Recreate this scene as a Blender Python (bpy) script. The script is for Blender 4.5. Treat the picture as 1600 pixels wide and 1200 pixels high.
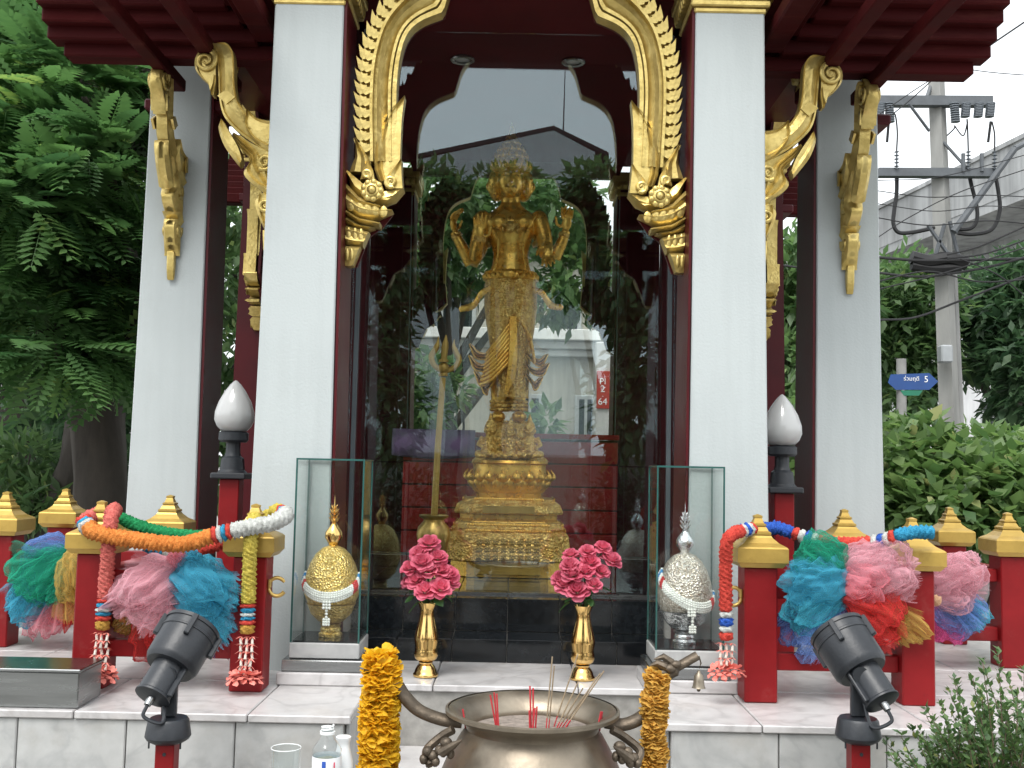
import bpy, bmesh, math, random
import numpy as np
from mathutils import Vector, Matrix, Euler, noise as mnoise

for o in list(bpy.data.objects): bpy.data.objects.remove(o, do_unlink=True)
SC = bpy.context.scene
COL = SC.collection
R = math.radians
PI = math.pi

# ------------------------------------------------------------------ camera, sky, sun, exposure
CAM_Z = 1.45
FPX = 1650.0
PITCH, ROLL = R(4.5), R(1.2)
cam = bpy.data.cameras.new('camera'); camo = bpy.data.objects.new('camera', cam); COL.objects.link(camo)
cam.sensor_width = 36.0; cam.lens = 36.0 * FPX / 1600.0
cam.clip_start = 0.05; cam.clip_end = 1500
CAM_M = Matrix.Rotation(PI/2 + PITCH, 3, 'X') @ Matrix.Rotation(ROLL, 3, 'Z')
camo.location = (0, 0, CAM_Z); camo.rotation_euler = CAM_M.to_euler()
SC.camera = camo

SUN_EL, SUN_AZ = R(58), R(200)
world = bpy.data.worlds.new('World'); SC.world = world; world.use_nodes = True
wn, wl = world.node_tree.nodes, world.node_tree.links
for n in list(wn): wn.remove(n)
sky = wn.new('ShaderNodeTexSky'); sky.sky_type = 'NISHITA'; sky.sun_disc = False
sky.sun_elevation = SUN_EL; sky.sun_rotation = SUN_AZ
sky.air_density = 1.0; sky.dust_density = 4.0; sky.ozone_density = 1.0
hs = wn.new('ShaderNodeHueSaturation'); hs.inputs['Saturation'].default_value = 0.15; hs.inputs['Value'].default_value = 1.0
wl.new(sky.outputs[0], hs.inputs['Color'])
mixw = wn.new('ShaderNodeMix'); mixw.data_type = 'RGBA'; mixw.inputs['Factor'].default_value = 0.6
wl.new(hs.outputs[0], mixw.inputs['A']); mixw.inputs['B'].default_value = (8.2, 8.6, 8.9, 1)     # even cloud layer
bg = wn.new('ShaderNodeBackground'); bg.inputs['Strength'].default_value = 0.14
wl.new(mixw.outputs['Result'], bg.inputs['Color'])
wo = wn.new('ShaderNodeOutputWorld'); wl.new(bg.outputs[0], wo.inputs[0])

sl = bpy.data.lights.new('sun', 'SUN'); sl.energy = 1.2; sl.angle = R(25); sl.color = (1.0, 0.97, 0.92)
so = bpy.data.objects.new('sun', sl); COL.objects.link(so)
# azimuth measured like the sky's sun_rotation (0 = +Y, clockwise seen from above)
sdir = Vector((math.sin(SUN_AZ)*math.cos(SUN_EL), math.cos(SUN_AZ)*math.cos(SUN_EL), math.sin(SUN_EL)))
so.rotation_euler = sdir.to_track_quat('Z', 'Y').to_euler(); so.location = (0, -4, 12)

vs = SC.view_settings
vs.view_transform = 'Standard'; vs.look = 'None'; vs.gamma = 1.0; vs.use_curve_mapping = False
vs.exposure = 0.88
SC.cycles.use_denoising = True
SC.cycles.max_bounces = 8; SC.cycles.diffuse_bounces = 3; SC.cycles.glossy_bounces = 4
SC.cycles.transmission_bounces = 8; SC.cycles.transparent_max_bounces = 28
SC.cycles.caustics_reflective = False; SC.cycles.caustics_refractive = False
SC.cycles.sample_clamp_indirect = 6.0

def at(px, py, D):
    """world point seen at photograph pixel (px, py) at depth Y = D"""
    d = CAM_M @ Vector(((px-800)/FPX, (600-py)/FPX, -1.0))
    return Vector((0, 0, CAM_Z)) + d * (D / d.y)

# ------------------------------------------------------------------ helpers
class MB:
    def __init__(s): s.v = []; s.f = []
    def add(s, vs_, fs_):
        k = len(s.v); s.v += [tuple(p) for p in vs_]; s.f += [tuple(i+k for i in f) for f in fs_]; return s
    def box(s, x0, x1, y0, y1, z0, z1, b=0.0, M=None):
        c = ((x0+x1)/2, (y0+y1)/2, (z0+z1)/2); h = ((x1-x0)/2, (y1-y0)/2, (z1-z0)/2)
        return s.obox(c, h, M, b)
    def obox(s, c, h, M=None, b=0.0):
        hx, hy, hz = h; vs_ = []; fs_ = []
        if b <= 0:
            for sz in (-1, 1):
                for sx, sy in ((-1,-1),(1,-1),(1,1),(-1,1)): vs_.append((sx*hx, sy*hy, sz*hz))
            fs_ = [(3,2,1,0),(4,5,6,7),(0,1,5,4),(1,2,6,5),(2,3,7,6),(3,0,4,7)]
        else:
            b = min(b, hx*.49, hy*.49, hz*.49); idx = {}
            for sx in (-1,1):
                for sy in (-1,1):
                    for sz in (-1,1):
                        for a in range(3):
                            p = [sx*(hx-b), sy*(hy-b), sz*(hz-b)]; p[a] = (sx*hx, sy*hy, sz*hz)[a]
                            idx[(sx,sy,sz,a)] = len(vs_); vs_.append(tuple(p))
            I = lambda sx,sy,sz,a: idx[(sx,sy,sz,a)]
            for q in (-1,1):
                fs_.append((I(q,-1,-1,0),I(q,1,-1,0),I(q,1,1,0),I(q,-1,1,0))[::q])
                fs_.append((I(-1,q,-1,1),I(1,q,-1,1),I(1,q,1,1),I(-1,q,1,1))[::-q])
                fs_.append((I(-1,-1,q,2),I(1,-1,q,2),I(1,1,q,2),I(-1,1,q,2))[::q])
                for w in (-1,1):
                    fs_.append((I(q,w,-1,0),I(q,w,-1,1),I(q,w,1,1),I(q,w,1,0))[::-q*w])
                    fs_.append((I(q,-1,w,0),I(q,-1,w,2),I(q,1,w,2),I(q,1,w,0))[::q*w])
                    fs_.append((I(-1,q,w,1),I(-1,q,w,2),I(1,q,w,2),I(1,q,w,1))[::-q*w])
                    for u in (-1,1):
                        fs_.append((I(q,w,u,0),I(q,w,u,1),I(q,w,u,2))[::q*w*u])
        c = Vector(c)
        if M is not None: vs_ = [c + M @ Vector(p) for p in vs_]
        else: vs_ = [(c.x+p[0], c.y+p[1], c.z+p[2]) for p in vs_]
        return s.add(vs_, fs_)
    def lathe(s, prof, n=32, c=(0,0,0), M=None, a0=0.0, mod=None, cap=True):
        c = Vector(c); k = len(s.v); m = len(prof); vs_ = []; fs_ = []
        for j, (r, z) in enumerate(prof):
            for i in range(n):
                a = a0 + 2*PI*i/n; rr = r if mod is None else r*mod(a, j/(m-1))
                p = Vector((rr*math.cos(a), rr*math.sin(a), z)); vs_.append(c + (M @ p if M is not None else p))
        for j in range(m-1):
            for i in range(n):
                i2 = (i+1) % n
                fs_.append((j*n+i, j*n+i2, (j+1)*n+i2, (j+1)*n+i))
        if cap and prof[0][0] > 1e-5: fs_.append(tuple(range(n))[::-1])
        if cap and prof[-1][0] > 1e-5: fs_.append(tuple((m-1)*n+i for i in range(n)))
        return s.add(vs_, fs_)
    def cyl(s, p0, p1, r0, r1=None, n=16):
        return s.tube([p0, p1], [r0, r0 if r1 is None else r1], n)
    def tube(s, path, rad, n=10, cap=True, sq=None, up=None, jit=None):
        """sweep of a circle (or an ellipse: sq = (a, b) factors) along a path"""
        P = [Vector(p) for p in path]; m = len(P)
        if not hasattr(rad, '__len__'): rad = [rad]*m
        T = []
        for i in range(m):
            t = P[min(i+1, m-1)] - P[max(i-1, 0)]
            T.append(t.normalized() if t.length > 1e-9 else Vector((0,0,1)))
        u = Vector(up) if up is not None else (Vector((0,0,1)) if abs(T[0].z) < .9 else Vector((1,0,0)))
        vs_ = []; fs_ = []
        nx = None
        for i in range(m):
            if nx is None or up is not None: nx = (u - T[i]*u.dot(T[i])).normalized()
            else: nx = (nx - T[i]*nx.dot(T[i])).normalized()
            ny = T[i].cross(nx)
            for j in range(n):
                a = 2*PI*j/n; r = rad[i]
                if jit: r *= jit(i, j)
                ca, sa = math.cos(a)*r, math.sin(a)*r
                if sq: ca *= sq[0]; sa *= sq[1]
                vs_.append(P[i] + nx*ca + ny*sa)
        for i in range(m-1):
            for j in range(n):
                j2 = (j+1) % n
                fs_.append((i*n+j, i*n+j2, (i+1)*n+j2, (i+1)*n+j))
        if cap: fs_ += [tuple(range(n))[::-1], tuple((m-1)*n+j for j in range(n))]
        return s.add(vs_, fs_)
    def prism(s, front, off):
        """closed solid between a polygon and the same polygon moved by off"""
        off = Vector(off); n = len(front); F = [Vector(p) for p in front]
        vs_ = F + [p + off for p in F]
        fs_ = [tuple(range(n)), tuple(range(n, 2*n))[::-1]] + [((i+1) % n, i, n+i, n+(i+1) % n) for i in range(n)]
        return s.add(vs_, fs_)
    def ell(s, c, r, nu=16, nv=10, M=None):
        vs_ = []; fs_ = []; c = Vector(c)
        if not hasattr(r, '__len__'): r = (r, r, r)
        for j in range(nv+1):
            t = PI*j/nv
            for i in range(nu):
                a = 2*PI*i/nu; p = Vector((r[0]*math.sin(t)*math.cos(a), r[1]*math.sin(t)*math.sin(a), -r[2]*math.cos(t)))
                vs_.append(c + (M @ p if M is not None else p))
        for j in range(nv):
            for i in range(nu):
                i2 = (i+1) % nu; fs_.append((j*nu+i, j*nu+i2, (j+1)*nu+i2, (j+1)*nu+i))
        return s.add(vs_, fs_)
    def grid(s, pts):
        m, n = len(pts), len(pts[0])
        return s.add([p for r in pts for p in r], [(i*n+j, i*n+j+1, (i+1)*n+j+1, (i+1)*n+j) for i in range(m-1) for j in range(n-1)])
    def ribbon(s, L, Rr, prof, n, nrm, thick=0.0):
        """relief band between two polylines; prof = [(t, height)] across; nrm = outward normal"""
        L = resample(L, n); Rr = resample(Rr, n); nrm = Vector(nrm)
        rows = []
        for a, b in zip(L, Rr):
            row = [a + (b-a)*t + nrm*h for t, h in prof]
            row = [a - nrm*thick] + row + [b - nrm*thick]
            rows.append(row)
        k = len(rows[0]); s.grid(rows)
        base = len(s.v) - n*k
        for e in (0, n-1): s.f.append(tuple(base+e*k+j for j in range(k)) if e else tuple(base+j for j in range(k))[::-1])
        for i in range(n-1): s.f.append((base+i*k+k-1, base+i*k, base+(i+1)*k, base+(i+1)*k+k-1))
        return s
    def mesh(s, name='mesh', smooth=40, org=None, weld=False):
        me = bpy.data.meshes.new(name)
        v = s.v if org is None else [(p[0]-org[0], p[1]-org[1], p[2]-org[2]) for p in s.v]
        me.from_pydata([tuple(p) for p in v], [], s.f)
        if weld or True:
            bm = bmesh.new(); bm.from_mesh(me)
            bmesh.ops.remove_doubles(bm, verts=bm.verts, dist=1e-6)
            bmesh.ops.recalc_face_normals(bm, faces=bm.faces)
            bm.to_mesh(me); bm.free()
        if smooth:
            me.polygons.foreach_set('use_smooth', [True]*len(me.polygons))
            if smooth < 180: me.set_sharp_from_angle(angle=R(smooth))
        me.update(); return me

def resample(P, n):
    P = [Vector(p) for p in P]
    d = [0.0]
    for a, b in zip(P, P[1:]): d.append(d[-1] + (b-a).length)
    out = []; j = 0
    for i in range(n):
        t = d[-1]*i/(n-1)
        while j < len(P)-2 and d[j+1] < t: j += 1
        u = (t-d[j])/max(d[j+1]-d[j], 1e-9)
        out.append(P[j].lerp(P[j+1], min(max(u, 0), 1)))
    return out
def spline(P, k=6):
    """Catmull-Rom through the points"""
    P = [Vector(p) for p in P]; out = []
    Q = [P[0]*2 - P[1]] + P + [P[-1]*2 - P[-2]]
    for i in range(1, len(Q)-2):
        for j in range(k):
            t = j/k; a, b, c, d = Q[i-1], Q[i], Q[i+1], Q[i+2]
            out.append(.5*((2*b) + (c-a)*t + (2*a-5*b+4*c-d)*t*t + (3*b-a-3*c+d)*t**3))
    out.append(P[-1]); return out
def arc(c, r, a0, a1, n, M=None):
    return [Vector(c) + Vector((r*math.cos(a), 0, r*math.sin(a))) for a in [a0+(a1-a0)*i/(n-1) for i in range(n)]]

def tag(o, label, cat=None, group=None, kind=None):
    if label: o['label'] = label
    if cat: o['category'] = cat
    if group: o['group'] = group
    if kind: o['kind'] = kind
    return o
def thing(name, label, cat, loc=(0,0,0), group=None, rotz=0.0):
    o = bpy.data.objects.new(name, None); COL.objects.link(o); o.location = loc; o.rotation_euler = (0,0,rotz)
    o.empty_display_size = .1
    return tag(o, label, cat, group)
def root_of(o):
    while o.parent is not None: o = o.parent
    return o
def put(name, mb, m, parent=None, smooth=40, local=False, bevel=0.0, org=None):
    """one mesh object; MB coordinates are world coordinates unless local"""
    if isinstance(mb, MB):
        if parent is not None and not local: org = root_of(parent).location
        me = mb.mesh(name, smooth, org)
    else: me = mb
    o = bpy.data.objects.new(name, me); COL.objects.link(o)
    if m is not None and len(me.materials) == 0: me.materials.append(m)
    if parent is not None: o.parent = parent
    elif org is not None: o.location = org
    if bevel:
        b = o.modifiers.new('bevel', 'BEVEL'); b.width = bevel; b.segments = 2; b.limit_method = 'ANGLE'; b.angle_limit = R(40)
    return o
def piece(name, me, parent, loc=(0,0,0), rot=None, scale=None, label=None):
    o = bpy.data.objects.new(name, me); COL.objects.link(o); o.parent = parent; o.location = loc
    if rot is not None: o.rotation_euler = rot
    if scale is not None: o.scale = scale
    if label: o['label'] = label
    return o
def copy_tree(o, parent=None):
    c = o.copy(); COL.objects.link(c)
    if parent is not None: c.parent = parent
    for ch in list(o.children): copy_tree(ch, c)
    return c
def np_mesh(name, V, F4=None, F3=None, attr=None, smooth=False):
    """big meshes straight from arrays"""
    me = bpy.data.meshes.new(name)
    polys = []
    n4 = 0 if F4 is None else len(F4); n3 = 0 if F3 is None else len(F3)
    me.vertices.add(len(V)); me.vertices.foreach_set('co', np.asarray(V, np.float32).ravel())
    loops = np.concatenate([x.ravel() for x in (F4, F3) if x is not None and len(x)]).astype(np.int32)
    me.loops.add(len(loops)); me.loops.foreach_set('vertex_index', loops)
    me.polygons.add(n4+n3)
    st = np.concatenate([np.arange(n4)*4, n4*4+np.arange(n3)*3]).astype(np.int32)
    me.polygons.foreach_set('loop_start', st)
    if smooth: me.polygons.foreach_set('use_smooth', np.ones(n4+n3, bool))
    me.update(calc_edges=True)
    if attr is not None:
        a = me.attributes.new('tone', 'FLOAT', 'POINT'); a.data.foreach_set('value', np.asarray(attr, np.float32))
    return me
def scatter(tv, tf, mats, tone=None):
    """template (verts, quads) repeated by 3x4 matrices (N,3,4) -> V, F, tone per vertex"""
    tv = np.asarray(tv, float); tf = np.asarray(tf, int); N = len(mats); k = len(tv)
    V = np.einsum('nij,kj->nki', mats[:, :, :3], tv) + mats[:, None, :, 3]
    F = tf[None] + (np.arange(N)*k)[:, None, None]
    t = np.repeat(tone if tone is not None else np.zeros(N), k)
    return V.reshape(-1, 3), F.reshape(-1, tf.shape[1]), t
def frames(pos, dirs, ups, size):
    """matrices with local Y = dir, local Z ~ up"""
    d = dirs/np.linalg.norm(dirs, axis=1, keepdims=True)
    x = np.cross(d, ups); x /= np.linalg.norm(x, axis=1, keepdims=True)+1e-9
    z = np.cross(x, d)
    M = np.stack([x, d, z], axis=2)*np.asarray(size).reshape(-1,1,1)
    return np.concatenate([M, pos[:, :, None]], axis=2)

# ------------------------------------------------------------------ materials
def nodes(name):
    m = bpy.data.materials.new(name); m.use_nodes = True
    nt = m.node_tree; b = nt.nodes['Principled BSDF']
    return m, nt, b
def lin(h):
    """sRGB 0-255 triple -> linear"""
    return tuple(((c/255)/12.92 if c/255 <= .04045 else ((c/255+.055)/1.055)**2.4) for c in h)
def pm(name, col, rough=.5, metal=0.0, var=.12, scale=4.0, bump=0.0, bscale=60.0, coat=0.0, col2=None, rvar=.1, detail=6.0, spec=.5, obj_rand=0.0, stretch=None, sss=0.0, kind='noise'):
    m, nt, b = nodes(name); N, L = nt.nodes, nt.links
    tc = N.new('ShaderNodeTexCoord'); src = tc.outputs['Object']
    if obj_rand:
        oi = N.new('ShaderNodeObjectInfo'); va = N.new('ShaderNodeVectorMath'); va.operation = 'MULTIPLY_ADD'
        L.new(oi.outputs['Random'], va.inputs[0]); va.inputs[1].default_value = (37.1, 17.7, 51.3); L.new(src, va.inputs[2]); src = va.outputs[0]
    mp = N.new('ShaderNodeMapping'); L.new(src, mp.inputs[0])
    if stretch: mp.inputs['Scale'].default_value = stretch
    nz = N.new('ShaderNodeTexNoise'); nz.inputs['Scale'].default_value = scale; nz.inputs['Detail'].default_value = detail; nz.inputs['Roughness'].default_value = .6
    L.new(mp.outputs[0], nz.inputs['Vector'])
    cr = N.new('ShaderNodeValToRGB'); L.new(nz.outputs['Fac'], cr.inputs[0])
    a = tuple(max(0, c*(1-var)) for c in col[:3]); d = col2 if col2 else tuple(min(1, c*(1+var)) for c in col[:3])
    cr.color_ramp.elements[0].position = .3; cr.color_ramp.elements[1].position = .7
    cr.color_ramp.elements[0].color = (*a, 1); cr.color_ramp.elements[1].color = (*d, 1)
    out = cr.outputs[0]
    if obj_rand:
        hv = N.new('ShaderNodeHueSaturation'); mr = N.new('ShaderNodeMapRange'); L.new(oi.outputs['Random'], mr.inputs[0])
        mr.inputs[3].default_value = 1-obj_rand; mr.inputs[4].default_value = 1+obj_rand
        L.new(mr.outputs[0], hv.inputs['Value']); L.new(out, hv.inputs['Color']); out = hv.outputs[0]
    L.new(out, b.inputs['Base Color'])
    rr = N.new('ShaderNodeMapRange'); L.new(nz.outputs['Fac'], rr.inputs[0])
    rr.inputs[3].default_value = max(.02, rough-rvar); rr.inputs[4].default_value = min(1, rough+rvar); L.new(rr.outputs[0], b.inputs['Roughness'])
    b.inputs['Metallic'].default_value = metal; b.inputs['Coat Weight'].default_value = coat
    b.inputs['Specular IOR Level'].default_value = spec
    if bump:
        if kind == 'voronoi':
            n2 = N.new('ShaderNodeTexVoronoi'); n2.inputs['Scale'].default_value = bscale; hsrc = n2.outputs['Distance']
        else:
            n2 = N.new('ShaderNodeTexNoise'); n2.inputs['Scale'].default_value = bscale; n2.inputs['Detail'].default_value = 4; hsrc = n2.outputs['Fac']
        L.new(mp.outputs[0], n2.inputs['Vector'])
        bp = N.new('ShaderNodeBump'); bp.inputs['Strength'].default_value = bump; bp.inputs['Distance'].default_value = .01
        L.new(hsrc, bp.inputs['Height']); L.new(bp.outputs[0], b.inputs['Normal'])
    if sss: b.inputs['Subsurface Weight'].default_value = sss; b.inputs['Subsurface Radius'].default_value = (.01,.01,.01)
    return m
def see_through(m, amount, gain=1.0):
    """thin petals and cloth let light through"""
    nt = m.node_tree; N, L = nt.nodes, nt.links; b = N['Principled BSDF']; src = b.inputs['Base Color'].links[0].from_socket
    tl = N.new('ShaderNodeBsdfTranslucent'); hv = N.new('ShaderNodeHueSaturation'); hv.inputs['Value'].default_value = gain; L.new(src, hv.inputs['Color']); L.new(hv.outputs[0], tl.inputs[0])
    mx = N.new('ShaderNodeMixShader'); mx.inputs[0].default_value = amount; L.new(b.outputs[0], mx.inputs[1]); L.new(tl.outputs[0], mx.inputs[2]); L.new(mx.outputs[0], N['Material Output'].inputs[0])
    return m
def wear(m, col, scale, lo, hi, amount, stretch=(1,1,1)):
    """patches of another tone with ragged edges: dust, tarnish, scuffs"""
    nt = m.node_tree; N, L = nt.nodes, nt.links; b = N['Principled BSDF']; src = b.inputs['Base Color'].links[0].from_socket
    tc = N.new('ShaderNodeTexCoord'); mp = N.new('ShaderNodeMapping'); mp.inputs['Scale'].default_value = stretch; L.new(tc.outputs['Object'], mp.inputs[0])
    nz = N.new('ShaderNodeTexNoise'); nz.inputs['Scale'].default_value = scale; nz.inputs['Detail'].default_value = 10; nz.inputs['Roughness'].default_value = .7; L.new(mp.outputs[0], nz.inputs['Vector'])
    mr = N.new('ShaderNodeMapRange'); L.new(nz.outputs['Fac'], mr.inputs[0]); mr.inputs[1].default_value = lo; mr.inputs[2].default_value = hi; mr.inputs[3].default_value = 0; mr.inputs[4].default_value = amount
    mx = N.new('ShaderNodeMix'); mx.data_type = 'RGBA'; L.new(mr.outputs[0], mx.inputs['Factor']); L.new(src, mx.inputs['A']); mx.inputs['B'].default_value = (*col, 1)
    L.new(mx.outputs['Result'], b.inputs['Base Color']); return m
def glass_mat(name, r0=.045, tint=(.86,.9,.88), rough=0.0, mirror=(1,1,1)):
    """thin sheet glass: clear transmission, mirror reflection growing towards grazing"""
    m, nt, b = nodes(name); N, L = nt.nodes, nt.links; N.remove(b)
    lw = N.new('ShaderNodeLayerWeight'); lw.inputs['Blend'].default_value = .5
    p = N.new('ShaderNodeMath'); p.operation = 'POWER'; L.new(lw.outputs['Facing'], p.inputs[0]); p.inputs[1].default_value = 5
    ma = N.new('ShaderNodeMath'); ma.operation = 'MULTIPLY_ADD'; L.new(p.outputs[0], ma.inputs[0]); ma.inputs[1].default_value = 1-r0; ma.inputs[2].default_value = r0
    tr = N.new('ShaderNodeBsdfTransparent'); tr.inputs[0].default_value = (*tint, 1)
    gl = N.new('ShaderNodeBsdfGlossy'); gl.inputs['Roughness'].default_value = rough; gl.inputs['Color'].default_value = (*mirror, 1)
    mx = N.new('ShaderNodeMixShader'); L.new(ma.outputs[0], mx.inputs[0]); L.new(tr.outputs[0], mx.inputs[1]); L.new(gl.outputs[0], mx.inputs[2])
    L.new(mx.outputs[0], N['Material Output'].inputs[0]); return m
def leaf_mat(name, dark, light, trans=.35, rough=.5, yellow=None):
    m, nt, b = nodes(name); N, L = nt.nodes, nt.links
    at_ = N.new('ShaderNodeAttribute'); at_.attribute_name = 'tone'
    cr = N.new('ShaderNodeValToRGB'); L.new(at_.outputs['Fac'], cr.inputs[0])
    cr.color_ramp.elements[0].color = (*dark, 1); cr.color_ramp.elements[1].color = (*light, 1)
    if yellow: e = cr.color_ramp.elements.new(.93); e.color = (*light, 1); cr.color_ramp.elements[-1].color = (*yellow, 1)
    L.new(cr.outputs[0], b.inputs['Base Color']); b.inputs['Roughness'].default_value = rough
    tl = N.new('ShaderNodeBsdfTranslucent'); hv = N.new('ShaderNodeHueSaturation'); hv.inputs['Value'].default_value = 1.3; hv.inputs['Saturation'].default_value = 1.1
    L.new(cr.outputs[0], hv.inputs['Color']); L.new(hv.outputs[0], tl.inputs[0])
    mx = N.new('ShaderNodeMixShader'); mx.inputs[0].default_value = trans
    L.new(b.outputs[0], mx.inputs[1]); L.new(tl.outputs[0], mx.inputs[2]); L.new(mx.outputs[0], N['Material Output'].inputs[0])
    return m
def cloth_mat(name, col, alpha=.6, weave=900):
    """sheer net cloth: threads of colour, the rest clear"""
    m, nt, b = nodes(name); N, L = nt.nodes, nt.links
    b.inputs['Base Color'].default_value = (*col, 1); b.inputs['Roughness'].default_value = .75; b.inputs['Specular IOR Level'].default_value = .15
    tl = N.new('ShaderNodeBsdfTranslucent'); tl.inputs[0].default_value = (*col, 1)
    m1 = N.new('ShaderNodeMixShader'); m1.inputs[0].default_value = .45; L.new(b.outputs[0], m1.inputs[1]); L.new(tl.outputs[0], m1.inputs[2])
    tr = N.new('ShaderNodeBsdfTransparent')
    lw = N.new('ShaderNodeLayerWeight'); lw.inputs['Blend'].default_value = .5
    mr = N.new('ShaderNodeMapRange'); L.new(lw.outputs['Facing'], mr.inputs[0]); mr.inputs[1].default_value = .1; mr.inputs[2].default_value = .9
    mr.inputs[3].default_value = alpha; mr.inputs[4].default_value = min(1, alpha+.55)
    m2 = N.new('ShaderNodeMixShader'); L.new(mr.outputs[0], m2.inputs[0]); L.new(tr.outputs[0], m2.inputs[1]); L.new(m1.outputs[0], m2.inputs[2])
    L.new(m2.outputs[0], N['Material Output'].inputs[0]); return m

def wall_mat(name, col, streak=.25, scale=3.0, rough=.75):
    """painted render with vertical run-off streaks and mottling"""
    m, nt, b = nodes(name); N, L = nt.nodes, nt.links
    tc = N.new('ShaderNodeTexCoord'); mp = N.new('ShaderNodeMapping'); mp.inputs['Scale'].default_value = (6, 6, .45); L.new(tc.outputs['Object'], mp.inputs[0])
    n1 = N.new('ShaderNodeTexNoise'); n1.inputs['Scale'].default_value = scale; n1.inputs['Detail'].default_value = 8; L.new(mp.outputs[0], n1.inputs['Vector'])
    n2 = N.new('ShaderNodeTexNoise'); n2.inputs['Scale'].default_value = scale*.8; n2.inputs['Detail'].default_value = 6; L.new(tc.outputs['Object'], n2.inputs['Vector'])
    ad = N.new('ShaderNodeMath'); ad.operation = 'MULTIPLY'; L.new(n1.outputs['Fac'], ad.inputs[0]); L.new(n2.outputs['Fac'], ad.inputs[1])
    mr = N.new('ShaderNodeMapRange'); L.new(ad.outputs[0], mr.inputs[0]); mr.inputs[1].default_value = .12; mr.inputs[2].default_value = .32
    mr.inputs[3].default_value = 1-streak; mr.inputs[4].default_value = 1.0
    mx = N.new('ShaderNodeMix'); mx.data_type = 'RGBA'; mx.blend_type = 'MULTIPLY'; mx.inputs['Factor'].default_value = 1
    mx.inputs['A'].default_value = (*col, 1); L.new(mr.outputs[0], mx.inputs['B']); L.new(mx.outputs['Result'], b.inputs['Base Color'])
    b.inputs['Roughness'].default_value = rough; b.inputs['Specular IOR Level'].default_value = .3
    n3 = N.new('ShaderNodeTexNoise'); n3.inputs['Scale'].default_value = 90; L.new(tc.outputs['Object'], n3.inputs['Vector'])
    bp = N.new('ShaderNodeBump'); bp.inputs['Strength'].default_value = .12; bp.inputs['Distance'].default_value = .01; L.new(n3.outputs['Fac'], bp.inputs['Height']); L.new(bp.outputs[0], b.inputs['Normal'])
    return m
def marble_mat(name, base, vein, scale=2.2, rough=.28):
    m, nt, b = nodes(name); N, L = nt.nodes, nt.links
    tc = N.new('ShaderNodeTexCoord'); oi = N.new('ShaderNodeObjectInfo'); va = N.new('ShaderNodeVectorMath'); va.operation = 'MULTIPLY_ADD'
    L.new(oi.outputs['Random'], va.inputs[0]); va.inputs[1].default_value = (31, 57, 23); L.new(tc.outputs['Object'], va.inputs[2])
    n0 = N.new('ShaderNodeTexNoise'); n0.inputs['Scale'].default_value = scale; n0.inputs['Detail'].default_value = 8; n0.inputs['Distortion'].default_value = 1.2; L.new(va.outputs[0], n0.inputs['Vector'])
    # thin veins where the distorted noise crosses its middle
    sb = N.new('ShaderNodeMath'); sb.operation = 'SUBTRACT'; L.new(n0.outputs['Fac'], sb.inputs[0]); sb.inputs[1].default_value = .5
    ab = N.new('ShaderNodeMath'); ab.operation = 'ABSOLUTE'; L.new(sb.outputs[0], ab.inputs[0])
    cr = N.new('ShaderNodeValToRGB'); L.new(ab.outputs[0], cr.inputs[0])
    e = cr.color_ramp.elements; e[0].position = 0; e[0].color = (*vein, 1); e[1].position = .05; e[1].color = (*base, 1)
    e2 = cr.color_ramp.elements.new(.16); e2.color = (*tuple(min(1, c*1.06) for c in base), 1)
    n1 = N.new('ShaderNodeTexNoise'); n1.inputs['Scale'].default_value = scale*5; n1.inputs['Detail'].default_value = 6; L.new(va.outputs[0], n1.inputs['Vector'])
    mr = N.new('ShaderNodeMapRange'); L.new(n1.outputs['Fac'], mr.inputs[0]); mr.inputs[1].default_value = .3; mr.inputs[2].default_value = .7; mr.inputs[3].default_value = .86; mr.inputs[4].default_value = 1.03
    m2 = N.new('ShaderNodeMapRange'); L.new(oi.outputs['Random'], m2.inputs[0]); m2.inputs[3].default_value = .92; m2.inputs[4].default_value = 1.04
    mu = N.new('ShaderNodeMath'); mu.operation = 'MULTIPLY'; L.new(mr.outputs[0], mu.inputs[0]); L.new(m2.outputs[0], mu.inputs[1])
    mx = N.new('ShaderNodeMix'); mx.data_type = 'RGBA'; mx.blend_type = 'MULTIPLY'; mx.inputs['Factor'].default_value = 1
    L.new(cr.outputs[0], mx.inputs['A']); L.new(mu.outputs[0], mx.inputs['B'])
    n4 = N.new('ShaderNodeTexNoise'); n4.inputs['Scale'].default_value = 3.3; n4.inputs['Detail'].default_value = 9; n4.inputs['Roughness'].default_value = .68; L.new(va.outputs[0], n4.inputs['Vector'])
    m4 = N.new('ShaderNodeMapRange'); L.new(n4.outputs['Fac'], m4.inputs[0]); m4.inputs[1].default_value = .54; m4.inputs[2].default_value = .76; m4.inputs[3].default_value = 0; m4.inputs[4].default_value = .55
    mz = N.new('ShaderNodeMix'); mz.data_type = 'RGBA'; mz.blend_type = 'MULTIPLY'; L.new(m4.outputs[0], mz.inputs['Factor']); L.new(mx.outputs['Result'], mz.inputs['A']); mz.inputs['B'].default_value = (.72,.64,.56,1)
    L.new(mz.outputs['Result'], b.inputs['Base Color'])
    b.inputs['Roughness'].default_value = rough
    return m

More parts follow.
